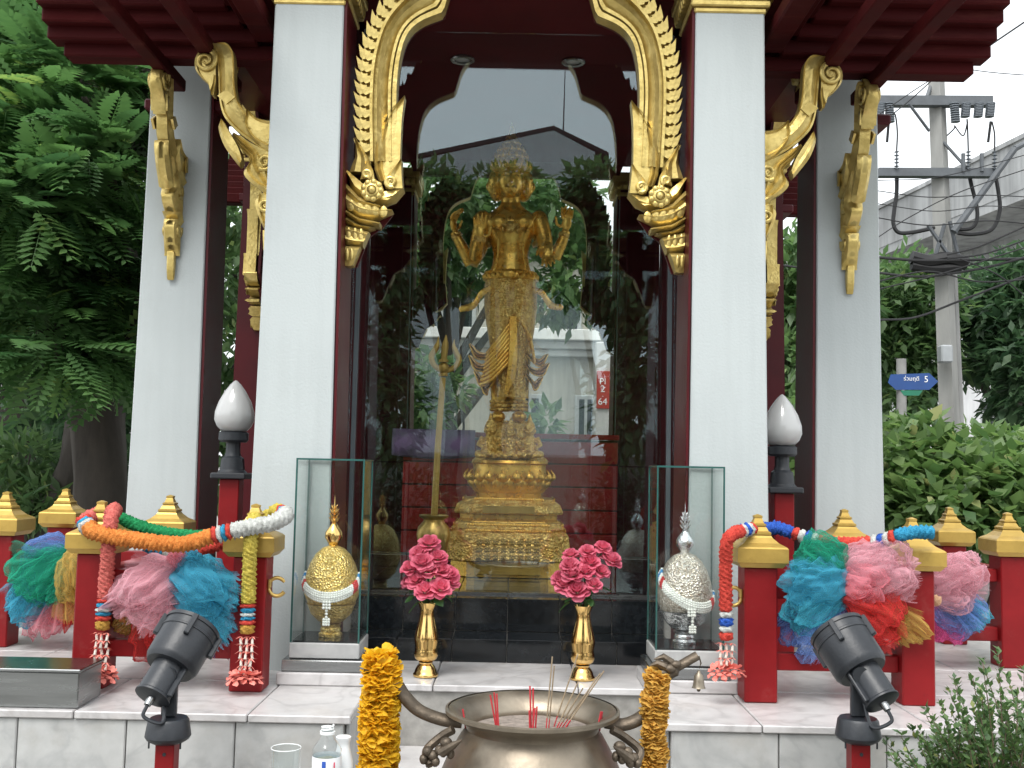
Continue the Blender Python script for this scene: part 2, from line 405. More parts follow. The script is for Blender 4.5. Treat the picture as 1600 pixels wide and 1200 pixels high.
M = {}
M['white'] = wall_mat('white_render', (.475, .515, .515), .07)
M['maroon'] = pm('maroon_paint', (.068, .005, .008), .42, var=.2, scale=3, bump=.05, bscale=40, spec=.22)
M['maroon_dull'] = pm('maroon_ceiling', (.085, .010, .012), .7, spec=.15, var=.25, scale=2)
M['eave'] = pm('eave_paint', (.048, .0035, .004), .7, spec=.12, var=.25, scale=3, stretch=(.3,3,3))
M['red'] = pm('red_lacquer', (.20, .008, .010), .40, var=.15, scale=5, bump=.05, bscale=30, spec=.22)
M['gold'] = pm('gold_leaf_paint', (.60, .43, .115), .32, metal=.6, var=.2, scale=14, bump=.3, bscale=45, col2=(.78,.61,.22))
M['gold_cap'] = pm('gold_enamel', (.47, .31, .072), .36, metal=.5, var=.15, scale=8, bump=.1, bscale=30)
M['gold_statue'] = pm('gilded_bronze', (1.0, .50, .070), .28, metal=.65, var=.2, scale=16, bump=.2, bscale=70, col2=(1.0,.68,.16))
M['gold_brocade'] = pm('gilded_brocade', (.98, .48, .075), .32, metal=.55, var=.36, scale=30, bump=1.0, bscale=70, col2=(1.0,.74,.24), kind='voronoi')
M['brass'] = pm('polished_brass', (.82, .54, .20), .16, metal=1.0, var=.05, scale=6, rvar=.05)
M['brass_dull'] = pm('dull_brass', (.56, .38, .12), .36, metal=.8, var=.15, scale=8)
M['bronze'] = pm('worn_bronze', (.23, .195, .15), .40, metal=.8, var=.35, scale=5, bump=.15, bscale=25, rvar=.15)
M['bronze_dark'] = pm('dark_bronze', (.12, .095, .07), .5, metal=.7, var=.4, scale=20, bump=.4, bscale=40)
M['silver'] = pm('silver_foil', (.70, .71, .72), .22, metal=1.0, var=.1, scale=20, bump=.5, bscale=80)
M['steel'] = pm('brushed_steel', (.33, .34, .34), .26, metal=1.0, var=.2, scale=3, stretch=(1,1,12))
M['black'] = pm('black_metal', (.018, .021, .026), .42, var=.2, scale=8, bump=.08, bscale=90)
M['tile'] = pm('black_granite', (.010, .012, .014), .10, var=.4, scale=30, rvar=.04, obj_rand=.2)
M['marble'] = marble_mat('white_marble', (.56, .545, .54), (.46, .445, .44), 3.0)
M['marble_g'] = marble_mat('grey_marble', (.46, .465, .455), (.40, .405, .40), 3.0, .35)
M['grout'] = pm('grout', (.30, .29, .27), .9, var=.2, scale=20)
M['glass'] = glass_mat('window_glass', .085, (.972, .985, .975), 0.0, (.80, .95, 1.0))
M['glass_c'] = glass_mat('case_glass', .022, (.975, .985, .98))
M['glass_edge'] = pm('glass_edge', (.03, .10, .09), .15, var=.2)
M['globe'] = pm('opal_globe', (.47, .475, .47), .12, var=.05, coat=.5, sss=.2)
M['concrete'] = wall_mat('concrete', (.42, .42, .41), .45, 1.2)
M['asphalt'] = pm('asphalt', (.055, .055, .056), .85, var=.25, scale=6, bump=.3, bscale=120)
M['paving'] = pm('paving', (.24, .235, .22), .8, var=.2, scale=4, bump=.15, bscale=60)
M['ash'] = pm('incense_ash', (.24, .20, .17), .95, var=.35, scale=40, bump=.6, bscale=60)
M['bark'] = pm('bark', (.055, .046, .038), .9, var=.4, scale=6, bump=.9, bscale=14, stretch=(1,1,.3))
M['dado_red'] = pm('dado_red', (.42, .022, .018), .45, var=.25, scale=3, spec=.25)
M['bar_grey'] = pm('bar_grey', (.10, .12, .13), .5, var=.15, spec=.2)
wear(M['red'], (.25,.075,.065), 9, .56, .78, .45); wear(M['red'], (.10,.008,.01), 30, .60, .72, .5)
wear(M['gold_cap'], (.30,.17,.035), 12, .55, .74, .55); wear(M['gold'], (.30,.17,.04), 20, .58, .76, .5); wear(M['eave'], (.16,.05,.035), 5, .55, .8, .4, (.3,2,2))
wear(M['white'], (.36,.37,.355), 2.2, .56, .82, .35, (1,1,.5)); wear(M['white'], (.38,.37,.34), 26, .66, .78, .4)
wear(M['black'], (.06,.062,.065), 14, .55, .8, .5); wear(M['bronze'], (.40,.36,.28), 6, .5, .75, .5)

# ------------------------------------------------------------------ ground and platform
ZP = 0.55                       # platform top
PF = 3.86                       # platform front edge (depth)
g = put('ground', MB().box(-400, 400, -400, 400, -.2, 0), M['paving'], smooth=0); tag(g, 'grey paved ground around the shrine', kind='structure')
rd = put('road', MB().box(-120, 120, -16, -9.5, .004, .008), M['asphalt'], smooth=0); tag(rd, 'grey asphalt road in front of the shrine', kind='structure')

pf = bpy.data.objects.new('platform', None); COL.objects.link(pf); pf.location = (0, PF, 0)
tag(pf, 'pale marble clad platform under the shrine', kind='structure')
core = MB()
XW, YB = 3.3, 9.4
core.box(-XW+.02, -.575, PF+.02, 4.45, 0, ZP-.028).box(.595, XW-.02, PF+.02, 4.45, 0, ZP-.028).box(-XW+.02, XW-.02, 4.45, YB, 0, ZP-.028)
core.box(-.575, .595, PF+.02, 4.45, 0, .272)
put('bed', core, M['grout'], pf, smooth=0)
rng = random.Random(3)
slab_cache = {}
def slab(parent, x0, x1, y0, y1, z0, z1, m, name='marble_slab', b=.004, gap=.0022):
    key = (round(x1-x0, 3), round(y1-y0, 3), round(z1-z0, 3), m.name)
    if key not in slab_cache:
        me = MB().obox((0,0,0), ((x1-x0)/2-gap, (y1-y0)/2-gap, (z1-z0)/2), None, b).mesh(name, 0); me.materials.append(m); slab_cache[key] = me
    r = root_of(parent).location
    return piece(name, slab_cache[key], parent, ((x0+x1)/2-r.x, (y0+y1)/2-r.y, (z0+z1)/2-r.z))
# top paving: rows, with the stair notch left open
ys = [PF-.012, 4.43, 5.0, 5.6, 6.2, 6.8, 7.4, 8.0, 8.6, 9.4]
for j in range(len(ys)-1):
    xs = [-3.3, -2.78, -2.16, -1.54, -.92, -.55, 0, .57, .92, 1.54, 2.16, 2.78, 3.3] if j == 0 else [-3.3+.6*k for k in range(12)]
    for a, b_ in zip(xs, xs[1:]):
        if j == 0 and a >= -.56 and b_ <= .58: continue
        if j >= 3 and abs(a) < 1.0: continue           # under the sanctum floor
        slab(pf, a, b_, ys[j], ys[j+1], ZP-.028, ZP + rng.uniform(-.0008, .0008), M['marble'])
# front riser, notch sides, the lower step and its riser
def xr(x0, x1, w):
    n = max(1, round((x1-x0)/w)); return [x0+(x1-x0)*k/n for k in range(n+1)]
for xa, xb in ((-3.3, -.575), (.595, 3.3)):
    xs = xr(xa, xb, .39)
    for a, b_ in zip(xs, xs[1:]): slab(pf, a, b_, PF, PF+.022, 0, ZP-.029, M['marble_g'])
for x in (-.575, .573): slab(pf, x, x+.022, PF+.024, 4.45, .30, ZP-.029, M['marble_g'])
xs = xr(-.553, .573, .56)
for a, b_ in zip(xs, xs[1:]):
    slab(pf, a, b_, 4.45, 4.472, .30, ZP-.029, M['marble'])
    slab(pf, a, b_, PF-.012, 4.448, .272, .30, M['marble'])
    slab(pf, a, b_, PF, PF+.022, 0, .271, M['marble_g'])

# ------------------------------------------------------------------ shrine pavilion
CY = 6.55; AO = .965; BO = 1.70; BXL, BXR = -1.775, 1.735        # cross plan: pillar offsets
sh = thing('shrine_pavilion', 'white pillared shrine with gold arches and dark red eaves', 'shrine', (0, CY, ZP))
def W(p): return (p[0], p[1]+CY, p[2])
ZT = 3.55                               # pillar tops
def pillar(cx, cy, inner):
    """tapered white pillar; inner = directions whose faces carry dark red boards"""
    w0, w1 = .185, .158
    mb = MB(); c0 = W((cx, cy, ZP)); n = 8; prof = []
    rows = []
    for k in range(n+1):
        t = k/n; w = w0+(w1-w0)*t - .004*math.sin(PI*t); z = ZP + (ZT-ZP)*t; ch = .006
        rows.append([(c0[0]+sx*(w-(0 if a else ch)), c0[1]+sy*(w-(ch if a else 0)), z) for sx, sy, a in
                     ((1,-1,0),(1,-1,1),(1,1,1),(1,1,0),(-1,1,0),(-1,1,1),(-1,-1,1),(-1,-1,0))])
    vs_ = [p for r in rows for p in r]; fs_ = [(k*8+i, k*8+(i+1) % 8, (k+1)*8+(i+1) % 8, (k+1)*8+i) for k in range(n) for i in range(8)]
    fs_ += [tuple(range(8))[::-1], tuple(n*8+i for i in range(8))]
    mb.add(vs_, fs_)
    p = put('pillar', mb, M['white'], sh, smooth=30)
    for dx, dy in inner:
        b = MB(); t = .012
        q = []
        for z, w in ((ZP+.001, w0), (ZT+.2, w1)):
            if dx: q += [(c0[0]+dx*(w+.001), c0[1]-w+.008, z), (c0[0]+dx*(w+.001), c0[1]+w-.008, z)]
            else: q += [(c0[0]-w+.008, c0[1]+dy*(w+.001), z), (c0[0]+w-.008, c0[1]+dy*(w+.001), z)]
        b.prism([q[0], q[1], q[3], q[2]], (dx*t, dy*t, 0))
        put('jamb_board', b, M['maroon'], p, smooth=0)
    cp = MB()
    for k, (s0, z0, z1) in enumerate(((.166, ZT-.005, ZT+.02), (.182, ZT+.02, ZT+.05), (.172, ZT+.05, ZT+.07), (.2, ZT+.07, ZT+.13), (.215, ZT+.13, ZT+.2))):
        cp.box(c0[0]-s0, c0[0]+s0, c0[1]-s0, c0[1]+s0, z0, z1, .006)
    for k in range(8):
        for sx, sy in ((1,0),(-1,0),(0,1),(0,-1)):
            u = (k-3.5)*.046
            cp.ell((c0[0]+sx*.2+(u if sx == 0 else 0), c0[1]+sy*.2+(u if sy == 0 else 0), ZT+.1), (.022 if sy else .012, .022 if sx else .012, .035), 8, 6)
    put('capital', cp, M['gold'], p, smooth=30)
    return p
for sx in (-1, 1):
    for sy in (-1, 1):
        pillar(sx*AO, sy*BO, [(-sx, 0), (0, -sy)])
        pillar(BXR if sx > 0 else BXL, sy*AO, [(-sx, 0), (0, -sy)])
# inner corner posts that carry the glazing of the sanctum
GL = 1.17                                # glass plane distance from the centre
for sx in (-1, 1):
    for sy in (-1, 1):
        x, y = sx*(GL-.02), sy*(GL-.02)
        put('corner_post', MB().box(x-.07, x+.07, CY+y-.07, CY+y+.07, ZP+.105, 3.72, .006), M['maroon'], sh, smooth=0)
# black granite plinth in two steps
def pl(x0, x1, y0, y1, z0, z1): return MB().box(x0, x1, y0, y1, z0, z1)
pc = MB().box(-.73, .73, 4.97, 5.22, ZP, ZP+.085).box(-1.5, 1.5, 5.22, 7.9, ZP, ZP+.24)
plin = put('plinth', pc, M['grout'], sh, smooth=0)
for k in range(6):
    a = -.76+k*.2537
    slab(plin, a, a+.2537, 4.95, 4.968, ZP+.001, ZP+.104, M['tile'], 'granite_tile', .002, .0018)
    slab(plin, a, a+.2537, 4.95, 5.2, ZP+.0865, ZP+.1045, M['tile'], 'granite_tile', .002, .0018)
    slab(plin, a, a+.2537, 5.2, 5.218, ZP+.1055, ZP+.26, M['tile'], 'granite_tile', .002, .0018)
for j in range(10):
    for k in range(12):
        a = -1.52+k*.2537; b_ = 5.2+j*.27
        if abs(a+.127) > .78 and (b_ < 5.3 or b_ > 7.6): continue
        slab(plin, a, a+.2537, b_, b_+.27, ZP+.241, ZP+.2605, M['tile'], 'granite_tile', .002, .0018)
ZF = ZP + .2605
# ceilings, front beams, downlights
cl = put('ceiling', MB().box(-.8, .8, CY-BO+.12, CY+BO-.12, 3.72, 3.76).box(-BO+.12, -.8, CY-.8, CY+.8, 3.72, 3.76).box(.8, BO-.12, CY-.8, CY+.8, 3.72, 3.76), M['maroon_dull'], sh, smooth=0)
for x in (-.315, .305):
    d = put('downlight', MB().lathe([(.062, 3.704), (.068, 3.708), (.066, 3.7195), (.045, 3.7195), (.043, 3.706), (.06, 3.704)], 24, (x, 5.74, 0), cap=False), M['steel'], cl)
    put('lamp_lens', MB().lathe([(.0, 3.714), (.042, 3.714), (.042, 3.7195)], 20, (x, 5.74, 0)), M['globe'], cl)
bmk = MB()
for s in (-1, 1):
    put('lintel', MB().box(-.82, .82, CY+s*BO-.1, CY+s*BO+.1, 3.765, 3.98, .01), M['maroon'], sh, smooth=0)
    put('lintel', MB().box(s*BO-.1, s*BO+.1, CY-.82, CY+.82, 3.765, 3.98, .01), M['maroon'], sh, smooth=0)
# glazing: one sheet in each arm, with thin maroon frame strips
gz = [(0,-1),(0,1),(-1,0),(1,0)]
for dx, dy in gz:
    mb = MB(); fr = MB(); t = .004; hw = GL-.1
    zb, zt = ZF+.012, 3.718
    if dx == 0:
        y = CY+dy*GL; mb.box(-hw, hw, y-t, y+t, zb, zt)
        fr.box(-hw, hw, y-.012, y+.012, ZF+.0005, ZF+.011)
    else:
        x = dx*GL; mb.box(x-t, x+t, CY-hw, CY+hw, zb, zt)
        fr.box(x-.012, x+.012, CY-hw, CY+hw, ZF+.0005, ZF+.011)
    p = put('glass_pane', mb, M['glass'], sh, smooth=0); put('bottom_rail', fr, M['steel'], p, smooth=0)
for s in (-1, 1):
    put('glazing_bar', MB().box(s*.80-.011, s*.80+.011, CY-GL-.03, CY-GL-.006, ZF+.012, 3.715, .003), M['bar_grey'], sh, smooth=0)
# low board dado in the rear opening
da = put('rear_dado', MB().box(-.79, .79, 7.80, 7.83, ZF, 1.66), M['maroon_dull'], sh, smooth=0)
for k in range(5): slab(da, -.79, .79, 7.775, 7.798, ZF+.002+k*.168, ZF+.16+k*.168, M['dado_red'], 'board', .006)
slab(da, -.80, .80, 7.765, 7.84, 1.662, 1.70, M['dado_red'], 'cap_rail', .006)

# ------------------------------------------------------------------ gold arch (one half traced, mirrored), local frame: x along, y = outward normal is -Y, z up
AZ = 1.45-ZP
def A(zx, zy, y=0.0): return Vector(((500+zx/2.667-(809.5-.021*zy/2.667))/340.0, y, AZ+(724-zy/2.667)/340.0))
def mir(P): return [Vector((-p.x, p.y, p.z)) for p in P]
IN = spline([A(310,660),A(305,500),A(303,385),A(306,300),A(318,200),A(345,110),A(400,50),A(500,5)], 5) + spline([A(512,-40),A(545,-130),A(640,-240),A(808,-345)], 5)
OUT = spline([A(150,660),A(146,500),A(145,400),A(150,260),A(165,160),A(200,50),A(245,-30),A(320,-130),A(430,-250),A(580,-380),A(808,-520)], 5)
NRM = (0,-1,0)
TH = .035
def arch(parent, dirz):
    root = bpy.data.objects.new('arch', None); COL.objects.link(root); root.parent = parent
    n = 46
    for m_ in (0, 1):
        F = (lambda P: P) if m_ == 0 else mir
        mb = MB().ribbon(F(OUT), F(IN), [(0,.0),(.28,.0),(.285,.046),(.36,.046),(.368,.008),(.47,.008),(.478,.046),(.60,.058),(.77,.026),(.775,.05),(.85,.05),(.857,.014),(.885,.014),(.892,.046),(1,.046)], n, NRM, TH)
        put('moulding', mb, M['gold'], root, smooth=24, local=True)
        bb = MB()
        O2 = resample(F(OUT), 60); I2 = resample(F(IN), 60); edge = []
        for i, p in enumerate(O2):
            t = (O2[min(i+1,59)]-O2[max(i-1,0)]).normalized(); nn = Vector((-t.z, 0, t.x)); 
            if nn.dot(p-I2[i]) < 0: nn = -nn
            edge.append(p + nn*(.028 if i % 3 == 0 else .004) + t*(.02 if i % 3 == 0 else 0))
        bb.prism([q+Vector((0,TH+.001,0)) for q in edge+I2[::-1]], (0,.018,0))
        low = F([A(150,640),A(92,700),A(92,1100),A(135,1100),A(165,1020),A(190,965),A(240,930),A(285,870),A(250,845),A(333,775),A(322,640)])
        bb.prism([q+Vector((0,TH+.001,0)) for q in low], (0,.018,0))
        put('backing_board', bb, M['maroon'], root, smooth=0, local=True)
        # flame teeth along the outer edge
        O3 = resample(F(OUT), 200); I3 = resample(F(IN), 200)
        key = ('tooth', m_)
        if key not in slab_cache:
            q = [(-.02,0,-.008),(.008,0,-.020),(.024,0,-.008),(.031,0,.014),(.042,0,.052),(.020,0,.032),(.002,0,.024),(-.02,0,.026)]
            t = MB(); t.prism([(x if m_ == 0 else -x, -.030, z) for x, _, z in q], (0,.06,0))
            me = t.mesh('flame_leaf', 0); me.materials.append(M['gold']); slab_cache[key] = me
        k = 8
        while k < 198:
            p, q = O3[k], I3[k]; t = (O3[k+2]-O3[k-2]).normalized()
            a = math.atan2(t.x, t.z)
            for row, sc in ((.07, 1.0), (.20, .85)):
                c = p.lerp(q, row)
                piece('flame_leaf', slab_cache[key], root, (c.x, c.y - (.004 if row > .1 else 0), c.z), (0, a + (PI if 0 else 0), 0), (-sc, 1, sc))
            k += 7
        # leaf spray, curls, rosette and pendant at the springing
        lf = MB()
        leafL = F([A(232,745),A(212,690),A(214,600),A(236,500),A(280,430),A(338,376)]); leafR = F([A(322,735),A(321,690),A(322,620),A(324,540),A(328,460),A(339,376)])
        lf.ribbon(leafL, leafR, [(0,.036),(.10,.05),(.16,.034),(.26,.056),(.34,.040),(1,.050)], 16, NRM, .02)
        lf.ribbon(F([A(105,705),A(130,640),A(128,560)]), F([A(205,705),A(185,640),A(131,558)]), [(0,.03),(.25,.046),(.5,.038),(.75,.05),(1,.036)], 10, NRM, .02)
        lf.ribbon(F([A(155,740),A(168,690),A(186,655)]), F([A(215,740),A(208,700),A(188,654)]), [(0,.05),(.5,.072),(1,.05)], 8, NRM, .02)
        lf.ribbon(F([A(262,775),A(268,720),A(300,680),A(326,652)]), F([A(334,778),A(330,730),A(328,690),A(328,651)]), [(0,.05),(.25,.068),(.5,.056),(1,.064)], 10, NRM, .02)
        for cx, cz, r, sgn in ((285,752,24,1),(183,722,19,-1)):
            sp = []
            for i in range(22):
                a = i*.55*sgn+1.2; rr = r*(1-i/26); sp.append(A(cx+rr*math.cos(a), cz+rr*math.sin(a), -.066))
            lf.tube(F(sp), [.011*(1-i/34) for i in range(22)], 8)
        put('leaf_spray', lf, M['gold'], root, smooth=40, local=True)
        rs = MB(); c = F([A(207,790,-.062)])[0]
        Mx = Matrix.Rotation(R(90), 3, 'X')
        rs.lathe([(0,-.01),(.052,-.008),(.05,.006),(.03,.012),(.0,.012)], 24, c, Mx)
        for i in range(9):
            a = 2*PI*i/9; rs.ell((c.x+.040*math.cos(a), c.y-.006, c.z+.040*math.sin(a)), (.0155,.009,.0155), 10, 6)
        rs.lathe([(.026,.012),(.029,.018),(.022,.02)], 20, c, Mx, cap=False); rs.ell((c.x, c.y-.014, c.z), (.020,.016,.020), 14, 8)
        put('rosette', rs, M['gold'], root, smooth=60, local=True)
        pd = MB()
        def halfdrop(L, Rr, prof, k=10): pd.ribbon(F(L), F(Rr), prof, k, NRM, .03)
        halfdrop([A(95,715),A(120,790),A(185,830),A(250,842)], [A(100,700),A(150,745),A(225,800),A(300,808)], [(0,.030),(.4,.062),(1,.046)])
        halfdrop([A(185,832),A(250,842),A(300,822),A(337,776)], [A(190,760),A(250,790),A(290,785),A(334,770)], [(0,.032),(.4,.060),(1,.05)])
        halfdrop([A(98,760),A(150,815),A(240,850)], [A(97,800),A(150,850),A(245,862)], [(0,.05),(.5,.066),(1,.05)])
        halfdrop([A(97,802),A(150,840),A(230,862),A(290,866)], [A(98,868),A(150,900),A(210,908),A(290,870)], [(0,.046),(.35,.060),(.7,.052),(1,.03)])
        for i in range(5):
            c = F([A(118+i*34, 852+i*6, -.0525)])[0]; pd.ell(c, (.019,.006,.028), 8, 6)
        halfdrop([A(97,872),A(150,905),A(240,922)], [A(97,892),A(150,925),A(238,940)], [(0,.05),(.5,.07),(1,.05)])
        halfdrop([A(97,897),A(150,928),A(215,940)], [A(96,925),A(140,945),A(190,950)], [(0,.04),(.5,.055),(1,.035)])
        halfdrop([A(95,935),A(140,945),A(192,960)], [A(97,1015),A(130,1022),A(166,1022)], [(0,.036),(.25,.058),(.5,.046),(.75,.06),(1,.03)])
        halfdrop([A(95,1022),A(125,1022),A(156,1024)], [A(90,1104),A(110,1106),A(126,1102)], [(0,.036),(.2,.052),(.6,.046),(1,.03)])
        for x0 in (108, 135, 160):
            c = F([A(x0, 975+(x0-108)*.1, -.049)])[0]; pd.ell(c, (.013,.007,.036), 8, 6)
        for x0 in (103, 122): pd.ell(F([A(x0, 1060, -.05)])[0], (.010,.006,.03), 8, 6)
        put('pendant', pd, M['gold'], root, smooth=45, local=True)
    return root
arF = arch(sh, 0); arF.location = (0, -BO, 0)
for k, (x, y, rz) in enumerate(((0, BO, PI), (BXR, 0, PI/2), (BXL, 0, -PI/2))):
    c = copy_tree(arF, sh); c.location = (x, y, 0); c.rotation_euler = (0, 0, rz)

# ------------------------------------------------------------------ gold eave brackets; local: x = away from the pillar, z up (shrine frame)
def Bk(zx, zy, y=0.0): return Vector(((415-zx/2.222)/340.0, y, AZ+(721-zy/2.222)/340.0))
def bracket():
    root = bpy.data.objects.new('bracket', None); COL.objects.link(root); root.parent = sh
    nk, lo, cu = MB(), MB(), MB(); scr = []
    Rr = spline([Bk(700,124),Bk(735,122),Bk(760,150),Bk(768,200),Bk(772,270),Bk(785,325),Bk(812,368),Bk(850,394),Bk(925,402)], 4)
    L = spline([Bk(672,140),Bk(690,140),Bk(706,175),Bk(714,250),Bk(720,320),Bk(738,385),Bk(778,432),Bk(830,472),Bk(925,530)], 4)
    for s in (-1, 1):
        n_ = (0, s, 0)
        nk.ribbon(L, Rr, [(0,.026),(.10,.030),(.12,.022),(.5,.045),(.9,.022),(1,.028)], 40, n_, 0)
        nk.ribbon([Bk(822,366),Bk(818,430),Bk(850,480),Bk(925,524)], [Bk(826,366),Bk(860,396),Bk(890,402),Bk(925,404)], [(0,.038),(.12,.054),(.2,.042),(.6,.05),(.85,.044),(.93,.056),(1,.04)], 12, n_, 0)
        nk.prism([Bk(720,322,s*.044),Bk(750,300,s*.044),Bk(782,326,s*.044),Bk(752,352,s*.044)], (0, s*.012, 0))
        nk.prism([Bk(895,430,s*.05),Bk(915,410,s*.05),Bk(922,470,s*.05),Bk(905,475,s*.05)], (0, s*.01, 0))
        # flame under the neck
        lo.ribbon(spline([Bk(731,400),Bk(720,428),Bk(742,490),Bk(778,540),Bk(801,568)],4), spline([Bk(733,400),Bk(748,425),Bk(768,455),Bk(795,500),Bk(810,542)],4), [(0,.018),(.35,.036),(.6,.028),(1,.034)], 16, n_, 0)
        lo.ribbon(spline([Bk(772,456),Bk(800,500),Bk(838,545),Bk(818,585),Bk(830,612),Bk(872,642),Bk(925,672)],4), spline([Bk(778,448),Bk(835,482),Bk(880,505),Bk(925,535),Bk(925,580),Bk(925,620),Bk(925,655)],4), [(0,.026),(.12,.036),(.18,.026),(.34,.042),(.42,.028),(.6,.044),(.68,.03),(1,.04)], 26, n_, 0)
        lo.ribbon([Bk(868,640),Bk(900,668),Bk(925,690)], [Bk(890,632),Bk(915,640),Bk(925,645)], [(0,.03),(.5,.048),(1,.036)], 8, n_, 0)
        lo.ribbon(spline([Bk(872,668),Bk(862,695),Bk(872,735),Bk(890,775),Bk(906,806)],4), spline([Bk(900,662),Bk(925,675),Bk(925,720),Bk(925,760),Bk(914,806)],4), [(0,.024),(.2,.036),(.3,.026),(.7,.04),(1,.03)], 16, n_, 0)
        # head of the bracket: plate, tip and spirals
        cu.ribbon(spline([Bk(690,120),Bk(655,140),Bk(630,172),Bk(628,212),Bk(648,245),Bk(678,272),Bk(692,312)],4), spline([Bk(712,150),Bk(706,165),Bk(704,190),Bk(704,215),Bk(704,240),Bk(706,262),Bk(700,312)],4), [(0,.022),(.12,.032),(.2,.022),(1,.028)], 20, n_, 0)
        for cx, cz, r, a0, sg in ((668,190,40,-1.2,1),(892,552,30,2.2,-1),(900,706,26,-.6,1)):
            sp = []
            for i in range(26):
                a = a0+i*.42*sg; rr = r*(1-i/29); sp.append(Bk(cx+rr*math.cos(a), cz+rr*math.sin(a), s*.034))
            scr.append(MB()); scr[-1].tube(sp, [.013*(1-i/40) for i in range(26)], 8)
        cu.prism([Bk(676,240,s*.03),Bk(690,255,s*.03),Bk(702,240,s*.03),Bk(698,275,s*.03),Bk(690,300,s*.03),Bk(684,275,s*.03)], (0,s*.012,0))
    put('neck', nk, M['gold'], root, smooth=40, local=True)
    put('flame', lo, M['gold'], root, smooth=40, local=True)
    put('head_plate', cu, M['gold'], root, smooth=50, local=True)
    for q in scr: put('scroll', q, M['gold'], root, smooth=50, local=True)
    tl_ = MB()
    tl_.prism([Bk(890,790,-.02),Bk(918,790,-.02),Bk(920,850,-.02),Bk(908,905,-.02),Bk(895,860,-.02)], (0,.04,0))
    put('tail', tl_, M['gold'], root, local=True, bevel=.006)
    return root
b0 = bracket(); first = True
for sx in (-1, 1):
    for sy in (-1, 1):
        for kind in (0, 1):
            b_ = b0 if first else copy_tree(b0, sh); first = False
            if kind == 0: b_.location = (sx*(AO+.166), sy*BO, 0); b_.rotation_euler = (0, 0, 0 if sx > 0 else PI)
            else: b_.location = (BXR if sx > 0 else BXL, sy*(AO+.166), 0); b_.rotation_euler = (0, 0, sy*PI/2)

# ------------------------------------------------------------------ eaves and roof
ev = bpy.data.objects.new('roof', None); COL.objects.link(ev); ev.parent = sh
for sx in (-1, 1):
    for sy in (-1, 1):
        for k in range(8):
            y1 = CY + sy*(1.50-.06*k if 0 else 1.50+.06*k); x0, x1 = sx*(1.22+.06*k if k > 0 else .9), sx*(2.24+(.055 if k else 0)+.004*k)
            z = 3.42+.062*k
            put('eave_board', MB().box(min(x0,x1), max(x0,x1), min(y1, y1-sy*.115), max(y1, y1-sy*.115), z, z+.075, .008), M['eave'], ev, smooth=0)
            if k > 0:
                xx = sx*(1.22+.06*k); put('eave_board', MB().box(min(xx, xx-sx*.11), max(xx, xx-sx*.11), min(y1, CY+sy*(2.3+.02*k)), max(y1, CY+sy*(2.3+.02*k)), z, z+.075, .008), M['eave'], ev, smooth=0)
        for x in (1.76, 1.47):
            put('outrigger', MB().box(sx*x-.035, sx*x+.035, min(CY+sy*1.2, CY+sy*2.5), max(CY+sy*1.2, CY+sy*2.5), 3.355, 3.4185, .006, None), M['eave'], ev, smooth=0)
        # capital block over the side pillars
        put('bolster', MB().box(sx*1.755-.22, sx*1.755+.22, CY+sy*.965-.14, CY+sy*.965+.14, 3.295, 3.353, .01), M['maroon'], ev, smooth=0)
# soffit boards and the tiled slopes of the crossing gables
sf = MB(); sf.box(-2.15, 2.15, CY-2.15, CY+2.15, 3.985, 4.01)
put('soffit', sf, M['maroon_dull'], ev, smooth=0)
M['roof_tile'] = pm('roof_tile', (.30, .10, .05), .55, var=.3, scale=9, bump=.3, bscale=20, obj_rand=.1)
for rz in (0, PI/2):
    Mx = Matrix.Rotation(rz, 3, 'Z')
    for s in (-1, 1):
        for k in range(9):
            t0, t1 = k/9, (k+1)/9
            q = [(-2.2, s*(2.0-2.0*t0)+s*.05, 4.03+1.5*t0), (2.2, s*(2.0-2.0*t0)+s*.05, 4.03+1.5*t0), (2.2, s*(2.0-2.0*t1), 4.045+1.5*t1), (-2.2, s*(2.0-2.0*t1), 4.045+1.5*t1)]
            put('tile_course', MB().prism([W(Mx @ Vector(p)) for p in q], (0,0,.03)), M['roof_tile'], ev, smooth=0)
    for s in (-1, 1):
        put('gable', MB().prism([W(Mx @ Vector(p)) for p in ((s*2.1,-1.9,4.02),(s*2.1,1.9,4.02),(s*2.1,0,5.45))], Mx @ Vector((-s*.05,0,0))), M['maroon'], ev, smooth=0)
put('spire', MB().lathe([(.0,5.4),(.35,5.45),(.3,5.6),(.2,5.7),(.22,5.8),(.1,6.1),(.05,6.6),(.0,7.2)], 20, (0,CY,0)), M['gold'], ev)

# ------------------------------------------------------------------ statue and pedestal (depth 6.5)
SD = 6.5
def S(px, py, dy=0.0):
    p = at(px, py, SD); return Vector((p.x, SD+dy, p.z))
def SZ(py): return at(800, py, SD).z
SX = at(799, 600, SD).x
def remesh(mb, name, vox, smooth_it=4, fac=.5):
    me = mb.mesh(name, 180); o = bpy.data.objects.new(name, me); COL.objects.link(o)
    r = o.modifiers.new('r', 'REMESH'); r.mode = 'VOXEL'; r.voxel_size = vox; r.use_smooth_shade = True
    if smooth_it: s = o.modifiers.new('s', 'SMOOTH'); s.factor = fac; s.iterations = smooth_it
    dg = bpy.context.evaluated_depsgraph_get(); e = o.evaluated_get(dg)
    m2 = bpy.data.meshes.new_from_object(e); m2.name = name; bpy.data.objects.remove(o, do_unlink=True); return m2
def world_mesh(me, parent):
    r = root_of(parent).location; me.transform(Matrix.Translation((-r.x, -r.y, -r.z))); return me

